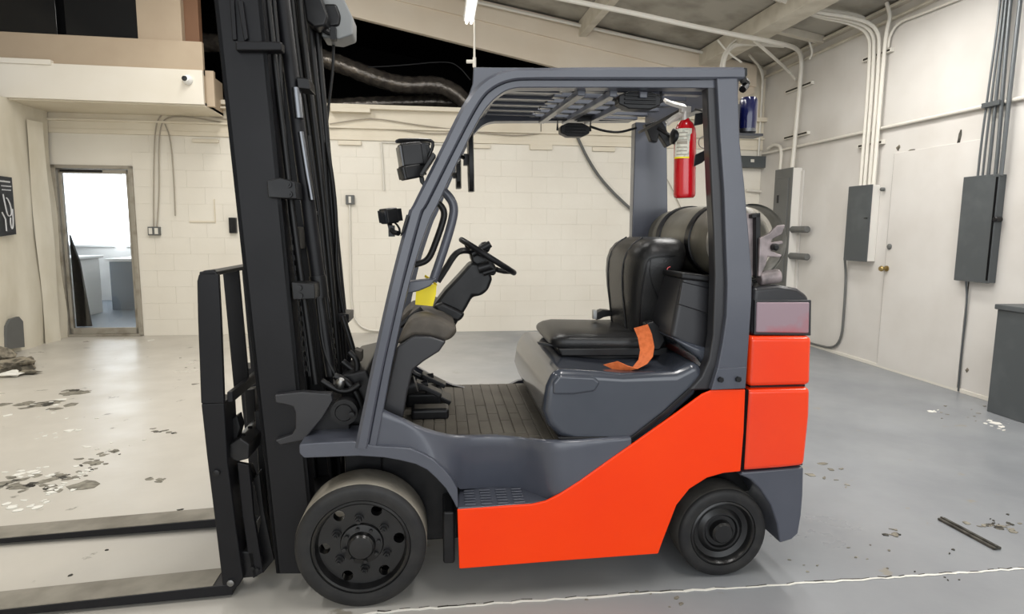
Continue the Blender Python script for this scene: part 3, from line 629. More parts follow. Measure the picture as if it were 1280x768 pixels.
# rubble in the left corner
def rock(c, s, m, label, squash=.6):
    b = MB(); vs = []
    bmesh.ops.create_icosphere(b.bm, subdivisions=2, radius=1)
    for v in b.bm.verts:
        k = 1 + .25 * math.sin(v.co.x * 5 + v.co.y * 3 + c.x * 7) + .15 * math.sin(v.co.z * 7 + c.y * 11)
        v.co = Vector((v.co.x * s[0] * k, v.co.y * s[1] * k, max(v.co.z, -.6) * s[2] * k))
    mz = min(v.co.z for v in b.bm.verts)
    for v in b.bm.verts: v.co += Vector((c.x, c.y, c.z - mz + .002))
    return tag(b.build('rubble_chunk', m, auto=20), label, 'rubble', 'rubble in the left corner')
for (u, v, sx, sy, sz, m, lb) in ((18, 462, .22, .14, .07, rubble, 'wide brown chunk of rubble at the foot of the left wall'), (32, 458, .10, .12, .05, rubble, 'grey-brown chunk at the right of the rubble heap'),
        (16, 471, .09, .06, .03, whiteflake, 'white plaster chunk in front of the rubble heap'), (3, 455, .1, .12, .09, rubble, 'dark chunk at the left edge of the rubble heap'), (36, 468, .1, .05, .02, rubble, 'flat brown splinter in front of the rubble heap')):
    rock(Wz(u, v), (sx, sy, sz), m, lb)

# ================================================================== FORKLIFT
fk = thing('forklift', FK.copy(), 'orange and charcoal counterbalance forklift with black mast parked in the warehouse', 'forklift')
def P(name, poly, y0, y1, m, Yt=None, bevel=.006, parent=fk, bseg=2, sp=0):
    q = FP(poly, y0 if Yt is None else Yt)
    if sp: q = smooth_poly(q, sp)
    return MB(FK).prism(q, y0, y1).build(name, m, parent, bevel=bevel, bseg=bseg)
def K(): return MB(FK)
# ---- wheels
def wheel(name, x, r, yf, w, sgn, front, ri):
    # yf: outer face plane, sgn +1: wheel extends toward +y
    d = (0, sgn, 0); c = (x, yf, r)
    t = K().lathe([(ri, .012), (ri + .004, .002), (ri + .02, 0), (r - .022, 0), (r - .008, .004), (r - .001, .014)], c, d, 72)
    t.bm.faces.ensure_lookup_table()
    body = K()
    seg = 72
    tyre = K()
    prof = [(ri, .05), (ri, .012), (ri + .004, .002), (ri + .02, 0), (r - .022, 0), (r - .008, .004), (r - .001, .014), (r, .02), (r, w - .02), (r - .01, w - .004), (ri + .02, w), (ri, w - .02), (ri, .05)]
    tyre.lathe(prof[:-1], c, d, seg); 
    bm = tyre.bm
    for f in list(bm.faces):
        if len(f.verts) > 4: bm.faces.remove(f)
    bm.faces.ensure_lookup_table()
    for f in bm.faces:
        cc = f.calc_center_median(); rr = math.hypot(cc.x - x, cc.z - r); f.material_index = 1 if rr > r - .006 and abs(cc.y - yf) > .015 else 0
    wh = K()
    if front:
        wp = [(ri + .001, .04), (ri + .001, .004), (ri - .006, -.001), (ri - .012, .004), (ri - .016, .02), (ri - .020, .034), (.080, .036), (.076, .026), (.052, .022), (.048, .004), (.041, -.004), (.001, -.006)]
    else:
        wp = [(ri + .001, .04), (ri + .001, .004), (ri - .006, .0), (ri - .012, .006), (ri - .018, .028), (.095, .034), (.078, .022), (.07, .022), (.064, .03), (.048, .03), (.044, .006), (.036, -.002), (.001, -.002)]
    back = [(.001, .07), (ri + .001, .07)]
    tyo = bmdata = None
    ob = wh.lathe(back + wp, c, d, seg).build('rim', wheelp, None) if False else None
    par = tyre.build(name, [rubber, tread if front else tread2], fk, auto=50)
    rim = MB(FK).lathe(back + wp, c, d, seg).build('rim', wheelp, par, auto=30)
    if front:
        cu = MB(FK)
        for k in range(6):
            a = math.radians(6 + 60 * k); q = Vector((x + .137 * math.cos(a), yf + sgn * .02, r + .137 * math.sin(a))); cu.cyl(q, q + Vector((0, sgn * .09, 0)), .0205, 20)
        cob = cu.build('cutter', wheelp, None); cut(rim, cob)
        for k in range(6):
            a = math.radians(35 + 60 * k); q = Vector((x + .1 * math.cos(a), yf + sgn * .037, r + .1 * math.sin(a)))
            MB(FK).cyl(q, q - Vector((0, sgn * .012, 0)), .017, 16).cyl(q, q - Vector((0, sgn * .03, 0)), .0125, 6).cyl(q, q - Vector((0, sgn * .04, 0)), .006, 10).build('lug_nut', wheelp, par)
        for k in range(8):
            a = math.radians(12 + 45 * k); q = Vector((x + .064 * math.cos(a), yf + sgn * .022, r + .064 * math.sin(a)))
            MB(FK).cyl(q, q - Vector((0, sgn * .01, 0)), .0075, 6).build('hub_bolt', wheelp, par)
    return par
tag(wheel('front_wheel', 0, .24, 0, .178, 1, True, .178), 'front tyre worn dusty on the tread')
wheel('front_wheel', 0, .24, 1.02, .178, -1, True, .178)
wheel('rear_wheel', 1.43, .187, .062, .145, 1, False, .134)
wheel('rear_wheel', 1.43, .187, .96, .145, -1, False, .134)
for x_, z_ in ((0, .24), (1.43, .187)): K().cyl((x_, .15, z_), (x_, .87, z_), .05, 16).box((x_ - .08, .3, z_ - .08), (x_ + .08, .72, z_ + .08)).build('axle', black2, fk, bevel=.01)
# ---- chassis core, a dark block added to keep light out under the body
K().box((.3, .24, .13), (1.2, .78, .5)).box((.3, .03, .14), (.345, .95, .35)).box((.06, .2, .15), (.36, .24, .58)).box((1.15, .24, .28), (1.72, .78, .5)).box((.02, .24, .3), (.4, .78, .57)).build('chassis', black2, fk, bevel=.01)
# ---- orange side panels
op = [(571.5, 637), (620, 634), (665, 631), (682, 627), (700, 618), (725, 602), (760, 577), (800, 549), (845, 517), (878, 493), (890, 488), (932, 487), (930, 540), (926, 590), (905, 592), (884, 598), (862, 612), (846, 632), (836, 658), (829, 676), (823, 693), (700, 702), (574, 712)]
P('side_panel', op, 0., .012, orange, bevel=.005)
MB(FK).prism(FP(op, 0.), .97, 1.02).build('side_panel', orange, fk, bevel=.008)
# ---- counterweight
cwt = [(938, 421), (1016, 421), (1014.5, 455), (1014, 482), (935.5, 484)]
cwb = [(935, 487), (1014, 485), (1013, 520), (1011, 540), (1006.5, 583), (980, 586), (928, 590), (931, 540)]
P('counterweight_upper', cwt, .04, .98, orange2, bevel=.02, bseg=4)
cwo = P('counterweight', cwb, .04, .98, orange2, bevel=.02, bseg=4)
P('counterweight_core', [(940, 425), (1008, 425), (1003, 582), (934, 585)], .07, .95, black2, bevel=.0)
P('panel_gap', [(928, 488), (936, 488), (930, 588), (923, 588)], .03, .9, blackvoid, bevel=0)
cap = [(941, 421), (943, 372), (944, 360), (975, 357), (1000, 361), (1013, 370), (1016.5, 385), (1016.5, 421)]
P('counterweight_cap', cap, .06, .96, charcoal2, Yt=.05, bevel=.02, bseg=4)
tl = P('tail_lamp', [(946, 378), (1012.5, 378), (1011.5, 417), (945, 416)], .052, .08, lens, bevel=.006)
P('lamp_bezel', [(943.5, 375), (1014.5, 375), (1014, 420), (942.5, 419)], .056, .075, charcoal2, bevel=.004)
P('rear_bumper', [(929, 591), (1005, 584.5), (1004, 620), (1002, 645), (998, 668), (990, 675), (975, 680), (971, 655), (963, 632), (950, 612), (938, 600), (924, 594)], .05, .97, charcoal, Yt=.05, bevel=.012, bseg=3)
# ---- sculpted side body with step pocket
cols = [((477, 514, .03), (469, 559, .03)), ((490, 520, .03), (491, 560, .03)), ((504, 526, .03), (513, 561, .03)), ((518, 533, .035), (530, 568, .03)), ((530, 538, .045), (543, 576, .03)), ((545, 542.5, .06), (556, 588, .035)), ((560, 546, .08), (567, 603, .05)),
        ((572, 547, .10), (575, 612, .12)), ((590, 547, .12), (590, 611, .16)), ((610, 546.5, .13), (612, 611, .172)), ((630, 546, .13), (636, 612, .165)), ((648, 547.5, .115), (655, 616, .14)), ((662, 550, .085), (670, 622, .09)), ((675, 552, .05), (684, 626, .045)),
        ((688, 553, .02), (694, 622, .015)), ((705, 553, .008), (706, 614, .008)), ((725, 552, .008), (726, 601, .008)), ((750, 550, .008), (751, 583, .008)), ((772, 549, .008), (772, 568, .008)), ((789, 548, .008), (789, 556.5, .008))]
rings = []
for (tu, tv, ty), (bu, bv, by) in cols:
    t_ = F(tu, tv, ty); b_ = F(bu, bv, by); rings.append([t_ + Vector((0, .03, 0)), t_ + Vector((0, .004, 0)), t_ - Vector((0, 0, .006))] + [t_.lerp(b_, k / 5) for k in range(1, 6)])
K().loft(rings).build('side_skin', charcoal, fk, auto=60)
mr_ = []
for (tu, tv, ty), (bu, bv, by) in cols:
    t_ = F(tu, tv, ty); b_ = F(bu, bv, by); t_.y = 1.02 - ty; b_.y = 1.02 - by; mr_.append([t_ - Vector((0, .03, 0)), t_.copy(), b_])
K().loft(mr_).build('side_skin', charcoal, fk, auto=60)
# step plate with raised ribs
zs = .378; xa = F(571, 634, 0).x; xb = F(690, 626, 0).x
def FZ(u, v, z):
    c_ = FKI @ CAM; d_ = FKI.to_3x3() @ ray(u, v); return c_ + d_ * ((z - c_.z) / d_.z)
stp = K().slabz([tuple(FZ(u, v, zs)[:2]) for u, v in ((572, 635), (620, 632.5), (665, 629), (684, 624.5), (702, 616), (690, 611), (668, 608), (640, 606), (600, 606), (574, 606))], zs - .03, zs).build('step_plate', charcoal, fk, bevel=.004)
rb = K()
for i in range(5):
    for j in range(6):
        x0 = xa + .03 + i * .062; y0 = .015 + j * .024
        if x0 + .04 < xb - .05: rb.box((x0, y0, zs), (x0 + .042, y0 + .009, zs + .006))
rb.build('step_ribs', charcoal, stp, bevel=.002)
# ---- front fender
outer = [(374, 556), (395, 554), (440, 552), (469, 558), (491, 559), (513, 561), (530, 568), (543, 576), (556, 588), (564, 598), (572, 612), (573, 634)]
inner = [(571, 636), (566, 626), (557, 611), (545, 598), (534, 588), (520, 581), (500, 576), (480, 572.5), (448, 570.5), (410, 572), (380, 573), (374, 567)]
P('front_fender', outer + inner, .012, .2, charcoal, bevel=.004)
MB(FK).prism(FP(outer + inner, .012), .82, 1.01).build('front_fender', charcoal, fk, bevel=.004)
# ---- floor and mat
zf = .60; mx0 = F(505, 520, .1).x; mx1 = .86
K().box((.05, .17, zf - .05), (.86, .93, zf - .006)).build('floor_plate', charcoal2, fk)
mt = K().slabz([(.10, .12), (.22, .09), (.3, .11), (.38, .14), (.52, .15), (.6, .125), (.68, .08), (.74, .045), (.86, .04), (.86, .95), (.10, .95)], zf - .006, zf + .002).build('floor_mat', matm, fk)
for i in range(15):
    x = .13 + i * .046; y0 = (.13 if x < .3 else .165) if x < .6 else max(.06, .15 - (x - .6) * .8)
    cutp = [(y0, .32), (.325, .55), (.555, .94)] if i % 2 else [(y0, .42), (.425, .94)]
    for a, b in cutp: K().box((x, max(a, .05), zf), (x + .043, b, zf + .006)).build('rib', matm, mt, bevel=.002, bseg=1)
# ---- cowl and dashboard
cw = [(496, 434), (517, 420), (538, 421), (558, 427), (549, 440), (530, 452), (516, 463), (509, 492), (503.5, 524), (478, 513.5)]
P('cowl', cw, .10, .17, charcoal2, bevel=.008)
P('cowl', cw, .85, .92, charcoal2, Yt=.10, bevel=.008)
P('dash_body', [(496, 434), (517, 420), (552, 427), (520, 452), (500, 470), (494, 520), (476, 514)], .14, .90, black2, Yt=.12, bevel=.01)
dt = [(495, 433), (503, 414), (512, 400), (530, 395), (554, 402), (572, 412), (562, 424), (556, 428), (536, 422), (517, 420.5)]
P('dash_top', dt, .12, .90, dusty, Yt=.12, bevel=.02, bseg=4)
P('dash_shroud', [(520, 405), (535, 401), (560, 404), (573, 412), (566, 424), (548, 430), (530, 424)], .3, .7, dusty, Yt=.3, bevel=.02, bseg=4)
P('pedal_bracket', [(514, 463), (526, 452), (546, 442), (552, 436), (556, 428), (540, 428), (516, 440)], .18, .86, black2, Yt=.14, bevel=.01)
K().tube([F(500, 408, .3), F(512, 398, .3), F(528, 386, .3)], .012, 8, 1).build('dash_lever', black2, fk)
P('dash_tray', [(500, 398), (512, 387), (538, 384), (541, 393), (520, 398), (504, 410)], .5, .85, dusty, bevel=.01)
# pedals
for (u, v, Y, w_) in ((548, 488, .62, .13), (535, 480, .42, .07), (542, 470, .72, .08)):
    p = F(u, v, Y); d_ = Vector((.05, 0, .045)); 
    pd = K().loft([[p + Vector((-.06, -w_ / 2, .0)), p + Vector((.05, -w_ / 2, -.055)), p + Vector((.05, w_ / 2, -.055)), p + Vector((-.06, w_ / 2, .0))], [p + Vector((-.05, -w_ / 2, .018)), p + Vector((.06, -w_ / 2, -.037)), p + Vector((.06, w_ / 2, -.037)), p + Vector((-.05, w_ / 2, .018))]], True, True).build('pedal', black2, fk, bevel=.005)
    K().tube([p, p + Vector((-.07, 0, -.01)), p + Vector((-.16, 0, .08))], .014, 8, 1).build('pedal_arm', black2, pd)
K().box((.17, .36, zf), (.33, .46, zf + .05)).box((.14, .55, zf), (.3, .75, zf + .07)).build('pedal_bracket', black2, fk, bevel=.015)
# ---- steering column
sc_ = P('steering_column', [(589, 328), (600, 330), (612, 340), (616, 349), (610, 364), (600, 371), (591, 371), (584, 384), (573, 402), (564, 416), (548, 408), (534, 400), (543, 381), (556, 364), (573, 346)], .43, .60, black2, Yt=.43, bevel=.02, bseg=3)
P('column_boot', [(541, 382), (552, 377), (572, 386), (582, 392), (574, 402), (564, 400), (548, 392)], .405, .62, black2, Yt=.43, bevel=.015, parent=sc_)
P('column_head', [(586, 312), (596, 316), (616, 326), (622, 338), (618, 346), (610, 343), (596, 333), (590, 328)], .44, .58, black2, Yt=.44, bevel=.012, parent=sc_)
wa = F(577, 300, .5); wb_ = F(642, 341, .5); wc = (wa + wb_) / 2; ax = Vector((-(wb_ - wa).z, 0, (wb_ - wa).x)).normalized()
if ax.z < 0: ax = -ax
Rw_ = (wb_ - wa).length / 2
sw = K().torus(wc, ax, Rw_, .0125, 56, 12).build('steering_wheel', black, fk)
hub = wc - ax * .035
wm = K().lathe([(.045, -.02), (.05, 0), (.045, .02), (.02, .03), (.002, .032)], hub, ax, 24)
e1 = (wb_ - wa).normalized(); e2 = ax.cross(e1)
for a in (90, 210, 330):
    dd = e1 * math.cos(math.radians(a)) + e2 * math.sin(math.radians(a)); wm.tube([hub + dd * .03, hub + dd * Rw_ * .7 + ax * .012, wc + dd * Rw_], .011, 8, 1)
wm.build('spokes', black2, sw)
K().cyl(hub, F(600, 334, .5), .035, 16).build('wheel_shaft', black2, sw)
kb = wc - e1 * .01 + ax * .02 ; kb = F(608, 310, .5)
K().lathe([(.012, 0), (.012, .02), (.024, .03), (.026, .05), (.018, .066), (.002, .07)], F(596, 318, .56), Vector((.8, -.1, .7)), 20).build('spinner_knob', black2, sw)
K().cyl(F(590, 318, .42), F(613, 305, .42), .015, 12).build('gear_lever', black2, sc_)
K().tube([F(547, 352, .3), F(558, 335, .3), F(567, 320, .3), F(574, 314, .33), F(584, 313, .4), F(592, 316, .47)], .013, 8, 2).build('lever_tube', black2, sc_)
K().cyl(F(598, 336, .42), F(612, 332, .42), .022, 12).cyl(F(604, 342, .41), F(617, 338, .41), .012, 10).build('column_switch', black2, sc_)
# ---- overhead guard: near front leg + side rail in one sweep, two parallel bands
oe = [(443, 561), (455, 503), (466, 450), (486, 359), (509, 270), (516, 256), (550, 187), (577, 133), (593, 110), (605, 99), (617, 92), (632, 87), (650, 84.5), (700, 83.5), (760, 83), (850, 83), (931, 83)]
mid = [(459, 561), (470, 503), (481, 450), (502, 359), (525, 272), (534, 254), (566, 190), (592, 140), (606, 119), (618, 109), (630, 103), (644, 99.5), (660, 98.5), (700, 98.5), (760, 98.5), (850, 98.5), (931, 98)]
ie = [(470, 561), (481, 503), (493, 440), (512, 353), (535, 281), (547, 256), (573, 200), (600, 147), (613, 129), (624, 119), (634, 113), (646, 110), (660, 109.5), (700, 109.5), (760, 109.5), (850, 110), (893, 110)]
def dens(L, n=4):
    out = []
    for i in range(len(L) - 1):
        p0 = Vector(L[max(i - 1, 0)]); p1 = Vector(L[i]); p2 = Vector(L[i + 1]); p3 = Vector(L[min(i + 2, len(L) - 1)])
        for k in range(n):
            t = k / n; out.append(tuple(.5 * ((2 * p1) + (p2 - p0) * t + (2 * p0 - 5 * p1 + 4 * p2 - p3) * t * t + (3 * p1 - p0 - 3 * p2 + p3) * t ** 3)))
    return out + [tuple(L[-1])]
oe, mid, ie = dens(oe), dens(mid), dens(ie)
RT = .055
def rise(bm):
    for v in bm.verts: v.co.z += RT * max(0, v.co.y - .05)
def band(name, a, b, y0, y1, m, ch=0.004, parent=fk):
    A = [Vector((F(u, v, y0).x, 0, F(u, v, y0).z)) for u, v in a]; B = [Vector((F(u, v, y0).x, 0, F(u, v, y0).z)) for u, v in b]
    rings = []
    for p, q in zip(A, B):
        n = (q - p).normalized()
        rings.append([Vector((v.x, y, v.z)) for v, y in ((p, y1), (p, y0 + ch * 2), (p + n * ch * 2, y0), (q - n * ch, y0), (q, y0 + ch), (q, y1))])
    return K().loft(rings, True, True).build(name, m, parent, auto=24)
band('guard_rail', oe, mid, .0, .075, charcoal, .006)
band('guard_rail_inner', mid, ie, .018, .075, charcoal, .003)
def band_far(name, a, b, y0, y1, m):
    A = [(F(u, v, 0).x, F(u, v, 0).z) for u, v in a]; B = [(F(u, v, 0).x, F(u, v, 0).z) for u, v in b]
    k_ = lambda x: RT * .93 * max(0, min(1, (x - .25) / .25))
    A = [(x, z + k_(x)) for x, z in A]; B = [(x, z + k_(x) - .004) for x, z in B]
    K().loft([[Vector((p[0], y0, p[1])), Vector((q[0], y0, q[1])), Vector((q[0], y1, q[1])), Vector((p[0], y1, p[1]))] for p, q in zip(A, B)], True, True).build(name, m, fk, auto=50)
band_far('guard_rail', oe, ie, .95, 1.02, charcoal)
# rear leg near side
rl = [(896, 97.5), (922.5, 97), (925.5, 180), (931, 230), (937, 300), (940.5, 345), (940, 375), (937, 420), (934.5, 455), (932, 486), (888, 488), (896, 465), (903, 430), (908, 395), (909, 355), (907, 300), (905, 240), (900, 170)]
P('rear_leg', rl, .0, .08, charcoal, bevel=.006)
rf_ = [(884, 109), (897, 98), (901, 170), (906, 240), (908, 300), (910, 355), (909, 395), (904, 430), (897, 465), (889, 488), (862, 488.5), (877, 471), (886, 450), (891, 420), (893.5, 345), (892, 290), (889, 230), (886.5, 170)]
P('rear_leg_flange', rf_, .02, .075, charcoal2, bevel=.008, bseg=3)
P('foot_plate', [(897, 461), (934, 459), (932, 486), (889, 488)], -.006, .02, charcoal, bevel=.003)
for u, v in ((900, 474.5), (922, 474)):
    p = F(u, v, -.006); K().cyl((p.x, -.018, p.z), (p.x, 0, p.z), .011, 6).build('bolt', black2, fk)
# rear leg far side: (pillar seen behind the seat)
x0_, x1_ = F(790, 200, .97).x, F(826, 200, .97).x
zt_ = F(806, 151, .97).z
K().loft([[(x0_, .93, 1.95), (x1_ + .01, .93, 1.95), (x1_ + .01, 1.0, 1.95), (x0_, 1.0, 1.95)], [(x0_, .93, 1.0), (x1_ + .06, .93, 1.0), (x1_ + .06, 1.0, 1.0), (x0_ + .01, 1.0, 1.0)], [(x0_, .93, .7), (x1_ + .03, .93, .7), (x1_ + .03, 1.0, .7), (x0_ + .01, 1.0, .7)]], True, True).build('rear_leg', charcoal, fk, bevel=.005)
# far rail lower valance
zl = F(700, 151, .95).z; zt = F(700, 130, .95).z
# roof sheet and bars
xr = F(893, 110, .02).x; ztop_ = F(760, 100, .05).z
K().box((F(625, 110, .07).x, .07, ztop_ - .02), (F(700, 110, .07).x + .02, .96, ztop_ - .005)).build('roof_sheet', charcoal, fk, bevel=.003, post=rise)
pts_h = FP([(592, 84), (668, 84), (662, 98), (625, 108), (596, 130), (583, 120), (591, 104)], .1)
P('header_gusset', [(592, 84), (668, 84.5), (662, 98), (625, 108), (600, 130), (575, 150), (591, 104)], .09, .12, charcoal, bevel=.003)
hdr = [(F(u, v, 0.04).x, F(u, v, .04).z) for u, v in ((622, 93), (600, 108), (585, 128), (576, 142), (583, 150), (596, 135), (610, 118), (630, 106))]
K().prism(hdr, .07, .96).build('front_header', charcoal, fk, bevel=.006, post=rise)
# ribs on the sheet, slats, cross bars
sx0, sx1 = F(640, 110, .07).x, F(705, 110, .07).x
for k in range(5):
    y = .18 + k * .17; K().box((sx0 - .05, y, ztop_ - .03), (sx1 + .02, y + .03, ztop_ - .018)).build('roof_rib', charcoal, fk, bevel=.004, post=rise)
for k in range(6):
    y = .12 + k * .155; K().box((sx1, y, ztop_ - .03), (xr, y + .05, ztop_ - .01)).build('roof_slat', charcoal, fk, bevel=.003, post=rise)
for u in (722, 762, 800):
    x = F(u, 112, .07).x; K().box((x, .07, ztop_ - .055), (x + .03, .96, ztop_ - .03)).build('cross_bar', charcoal, fk, bevel=.004, post=rise)
x = F(905, 100, .07).x; K().box((x, .07, ztop_ - .06), (x + .06, .96, ztop_ + .03)).build('cross_bar', charcoal, fk, bevel=.006, post=rise)
p = F(903, 84, .12); K().lathe([(.045, 0), (.045, .012), (.03, .022), (.002, .026)], (p.x, .12, ztop_ + .04), (0, 0, 1), 20).build('roof_dome', black2, fk)
# rear corner: black fittings and blue lamp
P('corner_cap', [(928, 84), (934.5, 85), (934.5, 94), (932, 98), (928, 98)], .01, .06, black2, bevel=.003)
K().tube([F(929, 100, .1), F(934, 105, .12), F(928, 112, .1)], .014, 8, 1).build('corner_bracket', black2, fk)
p = F(935, 142, .3)
bl = K().lathe([(.034, -.065), (.036, -.03), (.036, .05), (.03, .062), (.002, .066)], p, (0, 0, 1), 24).build('blue_lamp', bluem, fk)
K().lathe([(.028, -.085), (.036, -.075), (.034, -.06)], p, (0, 0, 1), 20).build('lamp_collar', chrome, bl)
K().box((p.x - .06, p.y - .04, p.z - .095), (p.x + .05, p.y + .04, p.z - .085)).box((p.x - .06, p.y - .03, p.z - .095), (p.x - .05, p.y + .03, p.z + .03)).build('lamp_bracket', charcoal2, bl)
# ---- grab handle inside the front leg
def flatbar(uvs, Y, w_, th, m, name, parent=fk):
    return K().tube([F(u, v, Y) for u, v in uvs], th, 10, 2).build(name, m, parent)
flatbar([(550, 236), (561, 245), (568, 258), (566, 275), (557, 305), (548, 332), (541, 352)], .2, .02, .017, charcoal, 'grab_handle')
flatbar([(545, 252), (552, 258), (556, 266), (553, 280), (543, 308), (537, 322), (530, 328), (518, 331)], .2, .02, .0125, black2, 'grab_handle')
P('handle_bracket', [(511, 352), (530, 350), (546, 348), (538, 358), (524, 364), (508, 368)], .17, .23, charcoal, bevel=.006)
# ---- lamps and mirrors at the front leg
def worklamp(c, d, w_, h_, dp, name, parent=fk):
    d = Vector(d).normalized(); s_ = d.cross(Vector((0, 0, 1))).normalized(); u_ = s_.cross(d)
    M = Matrix((s_, d, u_)).transposed().to_4x4(); M.translation = c
    L = MB(FK @ M).prism([(-w_ * .5, -h_ * .4), (-w_ * .4, -h_ * .5), (w_ * .4, -h_ * .5), (w_ * .5, -h_ * .4), (w_ * .5, h_ * .4), (w_ * .4, h_ * .5), (-w_ * .4, h_ * .5), (-w_ * .5, h_ * .4)], -dp, 0).build(name, black2, parent, bevel=.004)
    MB(FK @ M).box((-w_ * .42, 0, -h_ * .4), (w_ * .42, .006, h_ * .4)).build('lamp_glass', lensg, L)
    for k in range(5): MB(FK @ M).box((-w_ * .45 + k * w_ * .2, -dp - .015, -h_ * .4), (-w_ * .45 + k * w_ * .2 + .006, -dp, h_ * .4)).build('cooling_fin', black2, L)
    return L
a = worklamp(F(501, 196, .06), (-1, -.25, -.15), .085, .085, .07, 'front_lamp')
worklamp(F(503, 217, .05), (-1, -.4, -.25), .075, .05, .06, 'front_lamp')
P('lamp_bracket', [(511, 178), (536, 180), (540, 192), (528, 210), (524, 222), (516, 206)], .10, .115, black2, bevel=.003)
P('lamp_bracket', [(522, 210), (530, 222), (531, 234), (525, 228)], .06, .10, black2, bevel=.003)
K().tube([F(496, 177, .07), F(500, 175, .07), F(530, 175, .07), F(541, 176, .07), F(541, 184, .07), F(536, 196, .07), F(527, 212, .07)], .006, 8, 1).tube([F(496, 177, .07), F(496, 177, .2), F(538, 180, .2)], .006, 8, 1).build('lamp_guard_wire', black2, fk)
l2 = worklamp(F(479, 271, .1), (-.9, -.5, -.15), .07, .055, .045, 'front_lamp')
K().tube([F(487, 280, .1), F(490, 290, .08), F(498, 292, .04)], .009, 8, 1).tube([F(491, 276, .1), F(499, 284, .08), F(500, 292, .05)], .004, 6, 1).box((F(489, 289, .08).x - .01, .08, F(489, 289, .08).z - .02), (F(489, 289, .08).x + .012, .10, F(489, 289, .08).z + .02)).build('lamp_mount', black2, l2)
P('leg_clip', [(508, 268), (512, 270), (505, 290), (500, 296)], -.005, .05, black2, bevel=.003)
P('leg_clip', [(535, 200), (541, 190), (545, 194), (528, 220), (524, 218)], -.01, .06, black2, bevel=.003)
def mirror(u0, v0, u1, v1, Y, w_, name='mirror'):
    a = F(u0, v0, Y); b = F(u1, v1, Y); ax_ = (b - a).normalized(); c = (a + b) / 2; h_ = (b - a).length
    rings = []
    for t in (-.5, -.46, -.3, 0, .3, .46, .5):
        ww = w_ * (1 - (abs(t) * 2) ** 6 * .5); q = c + ax_ * (-t * h_)
        rings.append([q + Vector((-.012, -ww / 2, 0)), q + Vector((.006, -ww / 2, 0)), q + Vector((.012, 0, 0)), q + Vector((.006, ww / 2, 0)), q + Vector((-.012, ww / 2, 0))])
    return K().loft(rings, True, True).build(name, black2, fk, bevel=.003)
m1 = mirror(588, 165, 589.5, 240, .35, .14); m2 = mirror(573, 200, 573.5, 236, .55, .16)
K().box((F(583, 193, .35).x - .012, .33, F(583, 207, .35).z), (F(586, 193, .35).x + .01, .37, F(583, 193, .35).z)).tube([F(583, 199, .35), F(571, 193, .3), F(560, 190, .2)], .008, 8, 1).build('mirror_arm', black2, m1)
K().tube([F(571, 219, .5), F(560, 217, .35), F(550, 218, .2)], .008, 8, 1).box((F(566, 216, .5).x, .48, F(566, 223, .5).z), (F(571, 216, .5).x, .52, F(566, 216, .5).z)).build('mirror_arm', black2, m2)
# rear lamps under the roof
def rlamp(u0, v0, u1, v1, Y):
    a = F(u0, v0, Y); b = F(u1, v1, Y)
    L = K().prism(smooth_poly([(a.x, b.z), (b.x, b.z), (b.x, a.z), (a.x, a.z)], 1), Y, Y + .06).build('rear_lamp', black2, fk, bevel=.005)
    for k in range(3): z = b.z + (a.z - b.z) * (.25 + .22 * k); K().box((a.x + .02, Y - .006, z), (b.x - .02, Y, z + .008)).build('cooling_fin', black2, L, bevel=.002)
    K().tube([Vector((a.x - .01, Y + .03, b.z + .03)), Vector((a.x - .01, Y + .03, a.z + .02)), Vector((b.x + .01, Y + .03, a.z + .02)), Vector((b.x + .01, Y + .03, b.z + .03))], .006, 8).build('lamp_yoke', black2, L)
rlamp(774, 113, 826, 137, .085); rlamp(701, 153, 737, 171, .8)
P('lamp_hanger', [(719, 136), (746, 131), (742, 151), (722, 152)], .8, .82, black2, bevel=.003)
K().tube([F(737, 158, .8), F(755, 164, .8), (F(775, 166, .85)), F(795, 160, .92)], .006, 8, 2).build('lamp_cable', hosem, fk)
P('belt_bracket', [(806, 155), (826, 150), (832, 158), (841, 180), (834, 184), (824, 168), (822, 178), (814, 176)], .6, .64, black2, bevel=.004)
K().tube([F(822, 160, .6), F(838, 170, .6), F(846, 172, .55), F(848, 166, .5)], .008, 8, 1).build('bracket_rod', black2, fk)
for a_, b_ in (((846, 148), (884, 118)), ((800, 165), (850, 138))):
    K().ribbon([F(*a_, .55), F(*b_, .3)], (0, 1, 0), .05, .012).build('roof_brace', charcoal2, fk)
# ---- seat hood
hood = [(698, 547), (684, 532), (678, 514), (683, 484), (694, 463), (722, 464), (780, 468), (845, 466), (872, 452), (884, 468), (870, 496), (838, 525), (797, 557), (720, 556)]
ho = P('seat_hood', hood, .04, .95, hoodm, Yt=.04, bevel=.04, bseg=6)
P('hood_seam', [(697, 547), (789, 547), (830, 515), (862, 486), (866, 489), (832, 519), (792, 551), (700, 550)], .03, .06, black2, bevel=.002)
P('hood_panel', [(690, 478), (698, 468), (742, 470), (750, 477), (743, 489), (716, 493), (690, 493)], .034, .06, hoodm, Yt=.05, bevel=.012, bseg=4)
# rear deck behind the seat
P('rear_deck', [(853, 344), (944, 357), (944, 470), (884, 466), (870, 440), (838, 424)], .10, .95, charcoal2, Yt=.10, bevel=.02, bseg=3)
P('deck_lid', [(852, 341), (943, 352), (943, 359), (852, 349)], .08, .97, black2, Yt=.08, bevel=.008)
P('deck_panel', [(853, 352), (893, 362), (893, 395), (848, 381)], .094, .11, charcoal2, bevel=.005)
P('deck_base', [(838, 421), (893, 438), (893, 456), (884, 466), (872, 448)], .07, .95, hoodm, Yt=.08, bevel=.02, bseg=3)
